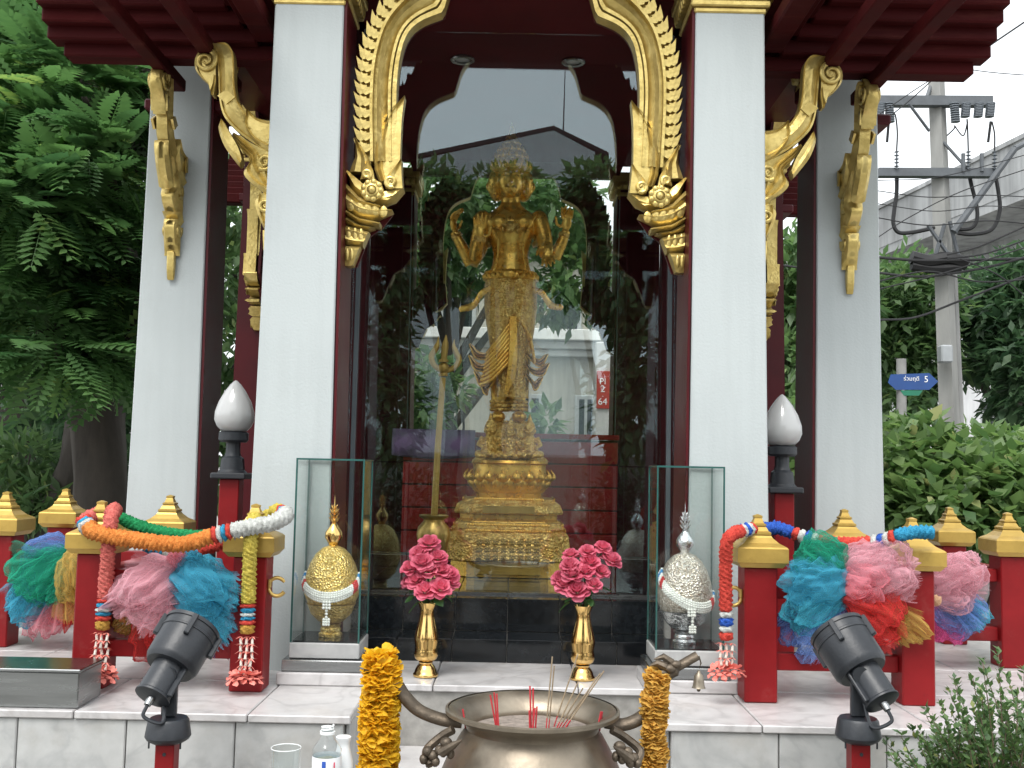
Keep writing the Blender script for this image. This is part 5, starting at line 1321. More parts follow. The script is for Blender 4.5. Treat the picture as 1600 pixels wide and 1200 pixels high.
bunch('green, yellow and violet tulle bow beyond the outer garlanded post', (112, 868), 5.05, [('red',105,945,34,26,.02),('rose',70,965,36,22,.03),('blue',45,940,40,26,.0),('teal',60,920,44,30,-.02),('violet',72,868,40,18,-.02),('green',62,898,48,34,-.05),('green',85,915,34,30,-.06),('yellow',118,912,32,40,-.06)], 33, [('green',14,880,34,-.12),('blue',16,948,30,-.10),('yellow',112,968,28,-.13),('rose',60,985,30,-.06)])
bunch('green, blue, pink and red tulle bow on the hedge side railing', (1322, 905), 4.25, [('magenta',1345,1000,30,26,.05),('violet',1265,985,44,34,.0),('violet',1240,960,26,36,.03),('yellow',1410,975,36,44,-.01),('green',1285,882,56,26,-.01),('blue',1268,912,52,36,-.06),('teal',1262,950,46,40,-.05),('red',1368,955,54,46,-.06),('pink',1378,892,58,38,-.06),('pink',1366,880,40,28,-.03),('rose',1352,912,40,30,-.07)], 57, [('blue',1226,905,38,-.13),('pink',1436,900,36,-.13),('pink',1400,868,34,-.12),('yellow',1440,992,36,-.08),('red',1392,1010,36,-.13),('violet',1262,1026,32,-.10),('green',1250,862,30,-.08)])
bunch('pink and blue tulle bow beside the outermost hedge side post', (1462, 920), 5.0, [('magenta',1478,975,36,22,.02),('teal',1518,962,30,32,.02),('violet',1496,952,44,24,.0),('pink',1498,900,44,36,-.05),('pink',1490,925,38,26,-.04)], 77, [('pink',1542,908,30,-.1),('violet',1538,975,28,-.08),('pink',1500,866,24,-.08)])

# ------------------------------------------------------------------ lotus bud lamps
def lamp(px, label):
    D = 5.22; p = at(px, 660, D); x = p.x; zt = at(px, 594 if px < 800 else 616, D).z
    l = thing('lotus_lamp', label, 'lamp', (x, D, ZP), 'lotus bud lamps beside the pillars')
    w = .048; put('lamp_post', MB().box(x-w, x+w, D-w, D+w, ZP+.001, zt-.488, .004), M['red'], l, smooth=0)
    z = zt-.487
    f = MB().box(x-.085, x+.085, D-.085, D+.085, z, z+.03, .006); put('lamp_base', f, M['black'], l, smooth=0)
    put('lamp_neck', MB().lathe([(.0,z+.031),(.075,z+.031),(.062,z+.045),(.056,z+.10),(.042,z+.112),(.036,z+.13),(.036,z+.178),(.0,z+.178)], 12, (x,D,0)), M['black'], l, smooth=30)
    put('lamp_holder', MB().lathe([(.0,z+.179),(.06,z+.179),(.072,z+.19),(.072,z+.225),(.062,z+.232),(.0,z+.232)], 24, (x,D,0)), M['black'], l, smooth=30)
    put('lamp_globe', MB().lathe([(.0,z+.233),(.062,z+.234),(.084,z+.258),(.097,z+.29),(.095,z+.33),(.078,z+.382),(.052,z+.43),(.026,z+.466),(.009,z+.483),(.0,z+.487)], 40, (x,D,0)), M['globe'], l, smooth=180)
lamp(366, 'white lotus bud lamp on red post near the big tree'); lamp(1222, 'white lotus bud lamp on red post near the leafy hedge')

# ------------------------------------------------------------------ black floodlights on red posts
def flood(px_post, axis0, axis1, label, s):
    D = 3.45
    b_ = at(px_post, 1160, D); x = b_.x; zb = b_.z
    f = thing('floodlight', label, 'floodlight', (x, D, 0), 'floodlights before the platform')
    put('mast', MB().box(x-.030, x+.030, D-.030, D+.030, 0, zb+.001, .003), M['red'], f, smooth=0)
    put('mast_foot', MB().box(x-.09, x+.09, D-.09, D+.09, .0, .012, .003), M['red'], f, smooth=0)
    for q in (-.02, .06): put('bolt', MB().lathe([(.0,-.004),(.006,-.004),(.006,.0),(.0,.0)], 8, (x, D-.032, zb-.05-q), Matrix.Rotation(R(90),3,'X')), M['black'], f)
    put('base_drum', MB().lathe([(.0,zb+.002),(.05,zb+.002),(.066,zb+.012),(.072,zb+.022),(.064,zb+.070),(.058,zb+.078),(.0,zb+.080)], 32, (x,D,0)), M['black'], f, smooth=40)
    for q in (-1,1): put('screw', MB().cyl((x+q*.05,D-.03,zb-.012), (x+q*.05,D-.03,zb+.014), .003, .003, 6), M['black'], f)
    zj = at(px_post, 1062, D).z
    put('stem', MB().box(x-.024, x+.024, D-.012, D+.012, zb+.08, zj+.02, .005), M['black'], f, smooth=0)
    p0 = at(*axis0, D-.03); p1 = at(*axis1, D+.12)         # back end, front end
    d = (p1-p0).normalized(); Mx = d.to_track_quat('Z','Y').to_matrix(); ln = (p1-p0).length
    put('housing', MB().lathe([(.0,.0),(.078,.0),(.085,.010),(.089,.02),(.091,ln*.60),(.091,ln*.64)], 40, p0+d*ln*.36, Mx, cap=False).lathe([(.091,ln*.64),(.095,ln*.645),(.095,ln*.70),(.087,ln*.705),(.083,ln*.70),(.0,ln*.69)], 40, p0+d*ln*.36, Mx, cap=False), M['black'], f, smooth=40)
    put('seam_ring', MB().lathe([(.0915,.0),(.0935,.002),(.0935,.008),(.0915,.010)], 40, p0+d*ln*.86, Mx, cap=False), M['black'], f, smooth=40)
    for a in (-1.2, .7, 2.2, -2.6):
        q = Mx @ Vector((math.cos(a)*.097, math.sin(a)*.097, 0)); put('clip', MB().obox(p0+d*ln*.88+q, (.009,.009,.038), Mx @ Matrix.Rotation(a,3,'Z'), .003), M['black'], f, smooth=0)
    rear = put('rear_barrel', MB().lathe([(.0,-.03),(.046,-.03),(.058,-.026),(.058,-.02),(.054,-.016),(.054,ln*.38),(.0,ln*.38)], 36, p0, Mx), M['black'], f, smooth=40)
    for a in (0, PI):
        q = Mx @ Vector((math.cos(a)*.058, math.sin(a)*.058, 0)); put('side_fin', MB().obox(p0+d*ln*.16+q, (.012,.006,ln*.24), Mx, .003), M['black'], rear, smooth=0)
    g0 = p0-d*.031; g1 = p0-d*.056
    put('cable_gland', MB().cyl(g0, g1, .014, .011, 12), M['steel'], rear)
    put('cable', MB().tube(spline([g1, g1-d*.018+Vector((0,0,-.02)), g1+Vector((s*.05,0,-.052)), Vector((x-s*.012, D-.016, zj-.06)), Vector((x, D-.014, zj-.01))], 7), .006, 8), M['black'], f)
    put('knuckle', MB().cyl((x, D-.03, zj+.02), (x, D+.03, zj+.02), .026, .026, 18).tube([(x, D, zj+.0), Vector((x, D, zj+.03)).lerp(p0+d*ln*.36, .5), p0+d*ln*.36], [.02,.02,.02], 10), M['black'], f, smooth=40)
flood(262, (244,1078), (299,985), 'black floodlight on red mast on the side of the big tree', 1)
flood(1341, (1372,1086), (1310,990), 'black floodlight on red mast on the side of the low shrub', -1)

# ------------------------------------------------------------------ steel box, water bottle, yoghurt bottle, glass
p = at(135, 1104, PF+.03)
bx_ = thing('steel_box', 'low shiny steel box at the platform edge', 'box', (p.x-.3, PF+.15, ZP+.001))
put('box_body', MB().box(p.x-.62, p.x-.028, PF+.02, PF+.235, ZP+.0015, ZP+.128, .004), M['steel'], bx_, smooth=0)
put('box_lid', MB().box(p.x-.626, p.x-.022, PF+.012, PF+.243, ZP+.1285, ZP+.140, .003), M['steel'], bx_, smooth=0)
M['plastic'] = glass_mat('clear_plastic', .06, (.95,.97,.97), .05); M['label_w'] = pm('label_white', (.80,.82,.83), .5, var=.03); M['label_b'] = pm('label_blue', (.03,.10,.45), .5, var=.1); M['label_r'] = pm('label_red', (.60,.03,.08), .5, var=.1)
M['milky'] = pm('milky_plastic', (.78,.80,.80), .35, var=.05, sss=.2)
BD = 2.95; ZB = .44
tb = thing('offering_table', 'small red offering table under the water bottle', 'table', (at(490,1200,BD).x, BD, 0))
q = tb.location; put('table_top', MB().box(q.x-.24, q.x+.15, BD-.15, BD+.15, ZB-.03, ZB-.0005, .006), M['red'], tb, smooth=0)
for sx in (-.215, .125):
    for sy in (-.125, .125): put('leg', MB().box(q.x+sx-.02, q.x+sx+.02, BD+sy-.02, BD+sy+.02, 0, ZB-.0305, .003), M['red'], tb, smooth=0)
c = at(512, 1145, BD); zt = at(512, 1134, BD).z; x = c.x
bo = thing('water_bottle', 'clear plastic water bottle with white label before the platform', 'bottle', (x, BD, ZB))
put('bottle_body', MB().lathe([(.0,ZB),(.036,ZB),(.039,ZB+.006),(.038,zt-.075),(.040,zt-.062),(.034,zt-.05),(.018,zt-.03),(.0165,zt-.022),(.0165,zt)], 32, (x,BD,0), cap=False), M['plastic'], bo, smooth=40)
put('neck_ring', MB().lathe([(.017,zt-.0215),(.021,zt-.021),(.021,zt-.014),(.017,zt-.0135)], 24, (x,BD,0), cap=False), M['milky'], bo, smooth=40)
put('bottle_thread', MB().tube([(x+.016*math.cos(a), BD+.016*math.sin(a), zt-.013+.0022*a/2) for a in [i*.4 for i in range(34)]], .0022, 6), M['milky'], bo)
put('water', MB().lathe([(.0,ZB+.003),(.034,ZB+.003),(.036,ZB+.008),(.036,zt-.085),(.0,zt-.085)], 28, (x,BD,0)), glass_mat('water', .03, (.88,.93,.94)), bo, smooth=40)
lb = put('bottle_label', MB().lathe([(.0395,ZB+.03),(.0397,ZB+.031),(.0397,zt-.079),(.0395,zt-.078)], 32, (x,BD,0), cap=False), M['label_w'], bo, smooth=40)
put('label_mark', MB().box(x-.006, x+.004, BD-.0415, BD-.040, ZB+.04, zt-.085), M['label_b'], lb, smooth=0)
put('label_mark', MB().prism([(x+.022,BD-.0345,ZB+.045),(x+.026,BD-.0335,ZB+.045),(x+.028,BD-.033,zt-.088),(x+.025,BD-.034,zt-.088)], (0,-.0012,0)), M['label_r'], lb, smooth=0)
x2 = at(537,1150,BD+.07).x; zt2 = at(537, 1150, BD+.07).z
yb = thing('drink_bottle', 'small milky drink bottle with a straw behind the water bottle', 'bottle', (x2, BD+.07, ZB))
put('bottle_body', MB().lathe([(.0,ZB),(.026,ZB),(.028,ZB+.005),(.028,zt2-.07),(.018,zt2-.03),(.017,zt2-.018),(.020,zt2-.010),(.021,zt2-.002),(.019,zt2),(.0,zt2)], 28, (x2,BD+.07,0)), M['milky'], yb, smooth=50)
put('straw', MB().cyl((x2-.006,BD+.07,zt2-.002), (x2-.006,BD+.07,zt2+.032), .0036, .0036, 10), M['plastic'], yb)
x3 = at(447,1170,BD).x; zt3 = at(447,1168,BD).z
cu_ = thing('drinking_glass', 'clear empty drinking glass beside the water bottle', 'glass', (x3, BD, ZB))
put('glass_wall', MB().lathe([(.0,ZB),(.034,ZB),(.041,zt3),(.0395,zt3),(.033,ZB+.012),(.0,ZB+.012)], 36, (x3,BD,0)), M['plastic'], cu_, smooth=40)
put('glass_lip', MB().lathe([(.0395,zt3-.001),(.0402,zt3+.001),(.0412,zt3),(.0405,zt3-.0015)], 36, (x3,BD,0), cap=False), M['milky'], cu_, smooth=180)

# ------------------------------------------------------------------ vegetation
LQ = np.array([(0,0,0),(.5,.45,.06),(0,1,-.06),(-.5,.45,.06)], float)       # one leaf: a folded diamond
LF = np.array([(0,1,2,3)])
def unit(n, rg): v = rg.normal(size=(n,3)); return v/np.linalg.norm(v, axis=1, keepdims=True)
def crown_points(blobs, n, rg, shell=.55):
    """points through ellipsoid clumps, denser towards their skins"""
    w = np.array([b_[3]*b_[4]*b_[5] for b_ in blobs])**.67; w = w/w.sum(); k_ = rg.choice(len(blobs), n, p=w)
    B = np.array(blobs)[k_]; d = unit(n, rg); r = shell+(1-shell)*rg.random(n)**.6; r *= 1+.16*rg.normal(size=n)
    return B[:, :3] + d*r[:, None]*B[:, 3:6], d
def leaf_mesh(name, blobs, n, size, aspect, rg, droop=.35, shell=.5, cuts=None):
    P, d = crown_points(blobs, n, rg, shell)
    dirs = d*.7 + unit(n, rg)*.8; dirs[:, 2] -= droop
    ups = unit(n, rg)*.55 + np.array([0,0,1.0])
    s = size*(.65+.7*rg.random(n)); Mx = frames(P, dirs, ups, s); Mx[:, :, 0] *= aspect
    tone = np.clip(.45+.22*rg.normal(size=n)+.25*(rg.random(n) > .9), 0, 1)
    V, F, t = scatter(LQ, LF, Mx, tone); return np_mesh(name, V, F, None, t)
def pinnate(npairs=9, L_=1.0):
    """compound leaf: a rachis with paired leaflets"""
    v, f = [], []
    for i in range(npairs):
        y = .12+.86*i/(npairs-1); z = -.22*y*y; l = .30*math.sin(PI*(.22+.66*i/(npairs-1))); 
        for s in (-1, 1):
            k_ = len(v); v += [(0,y,z),(s*l*.45,y+.075+.05,z+.012),(s*l,y+.11,z-.03),(s*l*.5,y-.025+.01,z+.0)]; f.append((k_,k_+1,k_+2,k_+3))
    k_ = len(v); v += [(-.008,0,0),(.008,0,0),(.004,1,-.23),(-.004,1,-.23)]; f.append((k_,k_+1,k_+2,k_+3))
    return np.array(v), np.array(f)
PV, PFa = pinnate()
def frond_mesh(name, blobs, n, size, rg, shell=.6):
    P, d = crown_points(blobs, n, rg, shell)
    dirs = d*np.array([1,1,.45]) + unit(n, rg)*.5; dirs[:, 2] -= .25
    ups = unit(n, rg)*.25 + np.array([0,0,1.0]); s = size*(.5+.95*rg.random(n)**1.4)
    tone = np.clip(.42+.2*rg.normal(size=n)+.35*(rg.random(n) > .88), 0, 1)
    V, F, t = scatter(PV, PFa, frames(P, dirs, ups, s), tone)
    t = np.clip(t+.06*np.random.default_rng(1).normal(size=len(t)), 0, 1); return np_mesh(name, V, F, None, t)
M['leaf_fern'] = leaf_mat('leaf_feathery', (.052,.120,.048), (.150,.280,.095), .45, .45, (.30,.42,.13))
M['leaf_dark'] = leaf_mat('leaf_dark', (.040,.085,.045), (.100,.175,.080), .40, .45)
M['leaf_mid'] = leaf_mat('leaf_mid', (.075,.145,.062), (.170,.270,.105), .45, .45, (.28,.36,.14))
M['leaf_hedge'] = leaf_mat('leaf_hedge', (.070,.140,.050), (.215,.320,.110), .42, .42, (.36,.38,.16))
M['leaf_shrub'] = leaf_mat('leaf_shrub', (.045,.10,.035), (.13,.22,.07), .3, .4, (.24,.27,.08))
def trunk(mb, base, top, r0, r1, seed, bend=.25, n=9):
    rg = random.Random(seed); a, b_ = Vector(base), Vector(top); pts = []
    for i in range(n):
        t = i/(n-1); p = a.lerp(b_, t); w = bend*math.sin(PI*t); pts.append(p+Vector((rg.uniform(-w,w)*.6, rg.uniform(-w,w)*.6, 0)))
    q = spline(pts, 3); m = len(q)
    mb.tube(q, [(r0*1.35 if i == 0 else r0)+(r1-r0)*i/(m-1) for i in range(m)], 12, jit=lambda i, j: 1+.10*math.sin(j*2.1+i*.6))
    return q
def tree(label, base, height, blobs, r0, leaf, m_, seed, n, size, aspect=.45, fern=False, group=None, nlimb=7, shell=.5, cat='tree', name='tree', topz=None):
    t = thing(name, label, cat, base, group)
    rg = np.random.default_rng(seed)
    tr_ = MB(); q = trunk(tr_, base, (base[0]+.3, base[1]+.2, base[2]+height), r0, r0*.35, seed)
    to = put('trunk', tr_, M['bark'], t, smooth=180)
    rr = random.Random(seed)
    for k_ in range(min(nlimb, len(blobs))):
        bl_ = blobs[k_]; s_ = q[int(len(q)*rr.uniform(.35,.85))]; e_ = Vector(bl_[:3])
        put('limb', MB().tube(spline([s_, s_.lerp(e_, .5)+Vector((rr.uniform(-.2,.2), rr.uniform(-.2,.2), .25)), e_], 6), [r0*.42*(1-.8*i/12) for i in range(13)], 8), M['bark'], to, smooth=180)
    me = frond_mesh('crown', blobs, n, size, rg, shell) if fern else leaf_mesh('crown', blobs, n, size, aspect, rg, shell=shell)
    b0_ = Vector(base); me.transform(Matrix.Translation(-b0_)); me.materials.append(m_)
    o = put('crown', me, None, t, smooth=0); o['kind'] = 'stuff'
    return t
def px_blobs(L_):
    """[(px, py, depth, rx_px, rz_px, ry)] -> ellipsoids"""
    out = []
    for px, py, D, rx, rz, ry in L_:
        p = at(px, py, D); out.append((p.x, p.y, p.z, rx*D/FPX, ry, rz*D/FPX))
    return out
# big feathery tree beside the shrine
tb_ = at(135, 780, 8.2)
fl = px_blobs([(130,150,8.0,120,80,.7),(30,230,7.6,110,90,.8),(170,260,7.4,80,60,.6),(60,330,7.2,110,80,.7),(165,360,7.6,70,60,.6),(40,430,7.4,100,60,.6),(150,470,7.6,70,50,.5),(60,520,7.2,90,40,.5),(90,560,7.0,70,30,.4),(190,180,8.2,60,60,.6),(-60,300,7.8,120,140,.8),(150,570,7.8,50,30,.4),(190,560,7.4,34,34,.3),(100,40,9,140,90,.8),(-20,80,8.6,120,120,.9),(200,420,8.0,40,70,.4)])
tree('tall feathery leaved tree with dark trunk beside the shrine', (tb_.x, 8.2, 0), 5.2, fl, .25, None, M['leaf_fern'], 11, 3000, .36, fern=True, nlimb=14, shell=.4)
bk = px_blobs([(60,120,12,200,160,1.2),(160,300,11.5,140,160,1.0),(-20,320,12,160,180,1.2),(40,500,12,160,110,1.0),(210,480,12,90,160,.8),(120,680,11,140,60,.6),(40,420,11,140,80,.8)])
tree('dense dark tree standing behind the feathery tree', (-5.6, 12.0, 0), 5.5, bk, .4, None, M['leaf_dark'], 12, 9000, .24, .5)
# second trunk leaning behind the railing
t2 = thing('tree', 'bare slanting trunk behind the railing by the feathery tree', 'tree', (at(110,780,8.8).x, 8.8, 0)); mb = MB()
a = at(110, 800, 8.8); mb.tube(spline([(a.x,8.8,0), at(110,800,8.8), at(140,690,8.8), at(155,560,8.8), at(160,430,8.8)], 5), [.24]*6+[.2]*7+[.16]*8, 12, jit=lambda i, j: 1+.08*math.sin(j*2.3+i)); put('trunk', mb, M['bark'], t2, smooth=180)
mb = MB(); mb.tube(spline([at(135,860,8.2), at(142,800,8.2), at(155,740,8.25), at(160,690,8.3)], 5), [.04]*8+[.032]*8, 8); put('limb', mb, pm('pale_bark', (.22,.21,.19), .85, var=.3, scale=9, bump=.4), t2, smooth=180)
def bush(label, blobs, n, size, aspect, m_, seed, base, name='bush', cat='bush', group=None, stems=6):
    t = thing(name, label, cat, base, group); rg = np.random.default_rng(seed)
    me = leaf_mesh('foliage', blobs, n, size, aspect, rg, .2, .45); me.transform(Matrix.Translation(-Vector(base))); me.materials.append(m_)
    o = put('foliage', me, None, t, smooth=0); o['kind'] = 'stuff'
    rr = random.Random(seed); sm = MB()
    for k_ in range(stems):
        bl_ = blobs[k_ % len(blobs)]; x = Vector(base)+Vector((rr.uniform(-.2,.2), rr.uniform(-.1,.1), 0)); e_ = Vector(bl_[:3])+Vector((rr.uniform(-.5,.5)*bl_[3], 0, rr.uniform(0,.7)*bl_[5]))
        put('stem', MB().tube(spline([x, x.lerp(e_, .5)+Vector((0,0,.1)), e_], 4), [.018-.0013*i for i in range(9)], 6), M['bark'], t, smooth=180)
    return t
bush('low leafy bush with long pale leaves by the white wall', px_blobs([(40,720,9.0,50,34,.4),(20,780,8.8,60,40,.4),(70,790,8.6,40,30,.3)]), 900, .20, .22, M['leaf_mid'], 21, (at(40,800,8.8).x, 8.8, 0))
bush('dark low bush behind the trunk and white pillar', px_blobs([(195,760,9.2,60,60,.4),(170,800,9,60,40,.4)]), 900, .14, .4, M['leaf_dark'], 22, (at(195,800,9.2).x, 9.2, 0))
# hedge of broad pale leaves and the trees on the other side
hb = px_blobs([(1400,760,9.2,60,80,.5),(1450,720,9.4,60,60,.5),(1500,760,9.0,60,60,.5),(1560,770,9.0,60,70,.5),(1440,800,8.8,70,50,.5),(1540,810,8.8,80,50,.5),(1620,760,9.2,60,70,.5),(1420,700,9.6,40,40,.4),(1560,700,10,60,30,.4)])
bush('dense hedge of broad pale green leaves under the utility pole', hb, 5200, .155, .62, M['leaf_hedge'], 23, (at(1480,800,9.2).x, 9.2, 0), name='hedge', cat='hedge', stems=9)
hb = px_blobs([(1230,760,10,50,80,.4),(1245,700,10,40,60,.4)])
bush('pale green bush glimpsed between the white pillars', hb, 900, .15, .6, M['leaf_hedge'], 24, (at(1235,800,10).x, 10, 0))
GT = 'street trees beyond the hedge'
tree('light green tree growing in front of the concrete viaduct', (at(1425,700,17.5).x, 17.8, 0), 4.0, px_blobs([(1430,480,17.5,55,60,1.2),(1400,560,17.5,50,70,1.0),(1395,460,17.5,40,60,1.0),(1440,560,17.5,45,60,1.0),(1400,640,17,50,40,.9),(1425,430,17.8,40,30,.9)]), .2, None, M['leaf_mid'], 31, 5200, .22, .4, group=GT)
tree('dark green spreading tree behind the utility pole', (at(1590,700,18).x, 18, 0), 5.0, px_blobs([(1562,440,18.5,44,36,1.2),(1535,490,18,44,46,1.2),(1590,500,17,60,60,1.2),(1582,560,16.5,44,40,1.2),(1600,620,16,40,60,1.0),(1512,540,18,24,50,.9),(1600,450,17,40,60,1.0)]), .28, None, M['leaf_dark'], 32, 6500, .23, .42, group=GT)
tree('yellow green tree seen between the two white pillars', (at(1228,700,16).x, 16.5, 0), 4.6, px_blobs([(1225,420,16,40,50,1.0),(1240,500,16,40,60,1.0),(1220,580,15.5,40,60,1.0),(1235,650,15,40,50,1.0),(1180,480,16.5,60,90,1.2),(1300,500,17,60,110,1.2)]), .22, None, M['leaf_mid'], 33, 5200, .26, .4, group=GT)
tree('leafy tree glimpsed behind the shrine on the feathery tree side', (at(365,700,14).x, 14.2, 0), 4.2, px_blobs([(375,330,14,50,60,.8),(350,430,14,50,70,.8),(380,540,14,50,60,.8),(350,640,14,60,60,.8),(420,420,15,60,120,.8),(360,740,13.5,60,60,.7)]), .16, None, M['leaf_mid'], 34, 4200, .2, .42, group='trees between the shrine and the cream house')
# shrub at the platform corner: wiry twigs with tiny leaves
SB = 3.35; t = thing('shrub', 'wiry small leaved shrub at the platform corner', 'shrub', (at(1560,1200,SB).x, SB, 0)); rg = np.random.default_rng(41); rr = random.Random(41)
tw = MB(); Pp, Dd = [], []
base = Vector((at(1575,1200,SB).x, SB, .1))
tips = [(1560,1020),(1495,1068),(1520,1060),(1600,1050),(1450,1112),(1408,1150),(1390,1178),(1470,1098),(1590,1085),(1440,1170),(1480,1130),(1530,1090),(1550,1110),(1600,1110),(1505,1120),(1460,1190),(1500,1170),(1540,1150),(1580,1150),(1610,1180),(1430,1200),(1520,1200),(1570,1120),(1620,1080),(1480,1160),(1500,1140),(1560,1190),(1590,1200),(1545,1185),(1470,1150),(1515,1150),(1605,1140),(1575,1100),(1535,1120),(1495,1195)]
for k_, (px, py) in enumerate(tips*3):
    jx = 0 if k_ < len(tips) else rr.uniform(-26,26); jy = 0 if k_ < len(tips) else rr.uniform(-5,34)
    e_ = at(px+jx, py+jy, SB+rr.uniform(-.22,.22)); mid = base.lerp(e_, .55)+Vector((rr.uniform(-.05,.05), rr.uniform(-.08,.08), rr.uniform(-.02,.06)))
    q = spline([base+Vector((rr.uniform(-.12,.06), rr.uniform(-.1,.1), 0)), mid, e_], 10)
    tw.tube(q, [.005-.0002*i for i in range(len(q))], 5)
    for i in range(5, len(q)):
        for c in range(5):
            Pp.append(q[i]+Vector((rr.uniform(-.006,.006), rr.uniform(-.006,.006), rr.uniform(-.010,.010)))); dv = (q[i]-q[i-1]).normalized()
            Dd.append(dv*.6+Vector((rr.uniform(-1,1), rr.uniform(-1,1), rr.uniform(-.3,.8))))
o_ = put('twigs', tw, pm('twig', (.12,.09,.055), .8, var=.3), t, smooth=180); o_['kind'] = 'stuff'
n = len(Pp); Mx = frames(np.array(Pp), np.array(Dd), unit(n, rg)*.4+np.array([0,0,1.0]), .024*(.6+.7*rg.random(n))); Mx[:, :, 0] *= .62
V, F, tn = scatter(LQ, LF, Mx, np.clip(.5+.25*rg.normal(size=n), 0, 1)); me = np_mesh('foliage', V, F, None, tn); me.transform(Matrix.Translation(-t.location)); me.materials.append(M['leaf_shrub'])
o_ = put('foliage', me, None, t, smooth=0); o_['kind'] = 'stuff'

# ------------------------------------------------------------------ utility pole, wires, viaduct, buildings beyond
UPD = 15.0
def Q(px, py, dy=0.0): return at(px, py, UPD+dy)
up_ = thing('utility_pole', 'concrete utility pole with two crossarms and hanging cables', 'utility pole', (Q(1488,690).x, UPD, 0))
M['galv'] = pm('weathered_steel', (.10,.11,.12), .6, var=.25, scale=5); M['cable'] = pm('cable_black', (.012,.012,.013), .6, var=.1); M['insul'] = pm('grey_insulator', (.16,.18,.20), .4, var=.1)
a, b_ = Q(1485,690), Q(1462,100)
put('pole', MB().tube([(a.x+.04,UPD,0), a, b_], [.17,.15,.12], 4), pm('pole_concrete', (.30,.30,.285), .85, var=.25, scale=3, stretch=(1,1,.2)), up_, smooth=0)
put('side_pole', MB().tube([(Q(1502,690,.3).x,UPD+.3,0), Q(1496,640,.3), Q(1488,420,.3)], [.1,.09,.07], 8), M['concrete'], up_)
def arm(x0, x1, y, h, nm='crossarm'):
    p, q = Q(x0,y,-.2), Q(x1,y+ (x1-x0)*.004,-.2); d = q-p
    return put(nm, MB().prism([p+Vector((0,0,-h)), q+Vector((0,0,-h)), q+Vector((0,0,h)), p+Vector((0,0,h))], (0,.14,0)), M['galv'], up_, smooth=0)
c1 = arm(1366,1552,156,.07); c2 = arm(1374,1562,268,.06)
put('brace', MB().cyl(Q(1420,162,-.2), Q(1452,205,-.1), .022, .022, 6), M['galv'], up_); put('brace', MB().cyl(Q(1474,222,-.1), Q(1510,262,-.2), .022, .022, 6), M['galv'], up_); put('brace', MB().cyl(Q(1446,160,-.1), Q(1462,110,.1), .03, .03, 6), M['galv'], up_)
for x in (1376, 1389, 1491, 1510, 1530, 1548):
    mb = MB(); p = Q(x,162,-.22); q = Q(x+ (2 if x % 2 else -2), 190 if x % 2 else 182, -.24)
    for i in range(9):
        t_ = i/8; mb.lathe([(.03,-.014),(.065,-.006),(.065,.006),(.03,.014)], 10, p.lerp(q, t_))
    mb.cyl(p, q, .03, .03, 8); put('insulator', mb, M['insul'], c1, smooth=30)
for x in (1401, 1513, 1554):
    mb = MB(); p = Q(x,264,-.22); q = Q(x,236,-.22)
    for i in range(5): mb.lathe([(.012,-.012),(.04,0),(.012,.012)], 10, p.lerp(q, .15+.2*i))
    mb.cyl(p, q, .014, .014, 6); put('cable_end', mb, M['insul'], c2, smooth=30)
for x in (1505, 1534): put('pin', MB().cyl(Q(x,268,-.2), Q(x,240,-.2), .03, .03, 6), M['galv'], c2)
def wire(pts, r=.014, root=None, nm='cable', k_=8, D=0.0):
    return put(nm, MB().tube(spline([Q(x,y,D) for x, y in pts], k_), r, 6), M['cable'], root)
wire([(1401,264),(1401,300),(1397,330),(1396,350),(1404,363),(1425,363),(1460,356)], .03, up_); wire([(1513,266),(1518,290),(1526,322),(1526,345),(1515,357),(1490,357),(1466,352)], .03, up_); wire([(1554,268),(1560,300),(1562,330),(1550,358),(1520,366),(1496,364)], .03, up_)
wire([(1401,236),(1402,205),(1398,178),(1389,186)], .012, up_); wire([(1513,236),(1512,205),(1511,186)], .012, up_); wire([(1554,236),(1554,210),(1550,190)], .012, up_); wire([(1475,216),(1490,202),(1492,196)], .01, up_); wire([(1389,186),(1386,222)], .02, up_); wire([(1548,190),(1544,222)], .02, up_); wire([(1491,196),(1505,212),(1512,190)], .01, up_)
put('strut', MB().cyl(Q(1490,362,-.3), Q(1586,232,-.3), .05, .045, 8), M['galv'], up_); put('strut', MB().cyl(Q(1586,232,-.3), Q(1606,222,-.3), .045, .03, 8), M['galv'], up_)
put('brace', MB().cyl(Q(1450,352,-.2), Q(1482,398,-.2), .03, .03, 6), M['galv'], up_); put('brace', MB().cyl(Q(1476,350,-.2), Q(1462,398,-.2), .03, .03, 6), M['galv'], up_); put('brace', MB().cyl(Q(1484,346,-.2), Q(1497,398,-.2), .03, .03, 6), M['galv'], up_)
put('meter_box', MB().box(Q(1456,560).x, Q(1474,560).x, UPD-.35, UPD-.17, Q(1465,570).z, Q(1465,543).z, .02), pm('grey_box', (.34,.36,.37), .6, var=.1), up_, smooth=0)
put('splice_bundle', MB().tube(spline([Q(1424,402,-.2), Q(1450,408,-.2), Q(1480,404,-.2), Q(1510,412,-.2)], 6), .10, 8).tube(spline([Q(1424,415,-.2), Q(1460,420,-.2), Q(1500,418,-.2)], 6), .07, 8), M['cable'], up_)
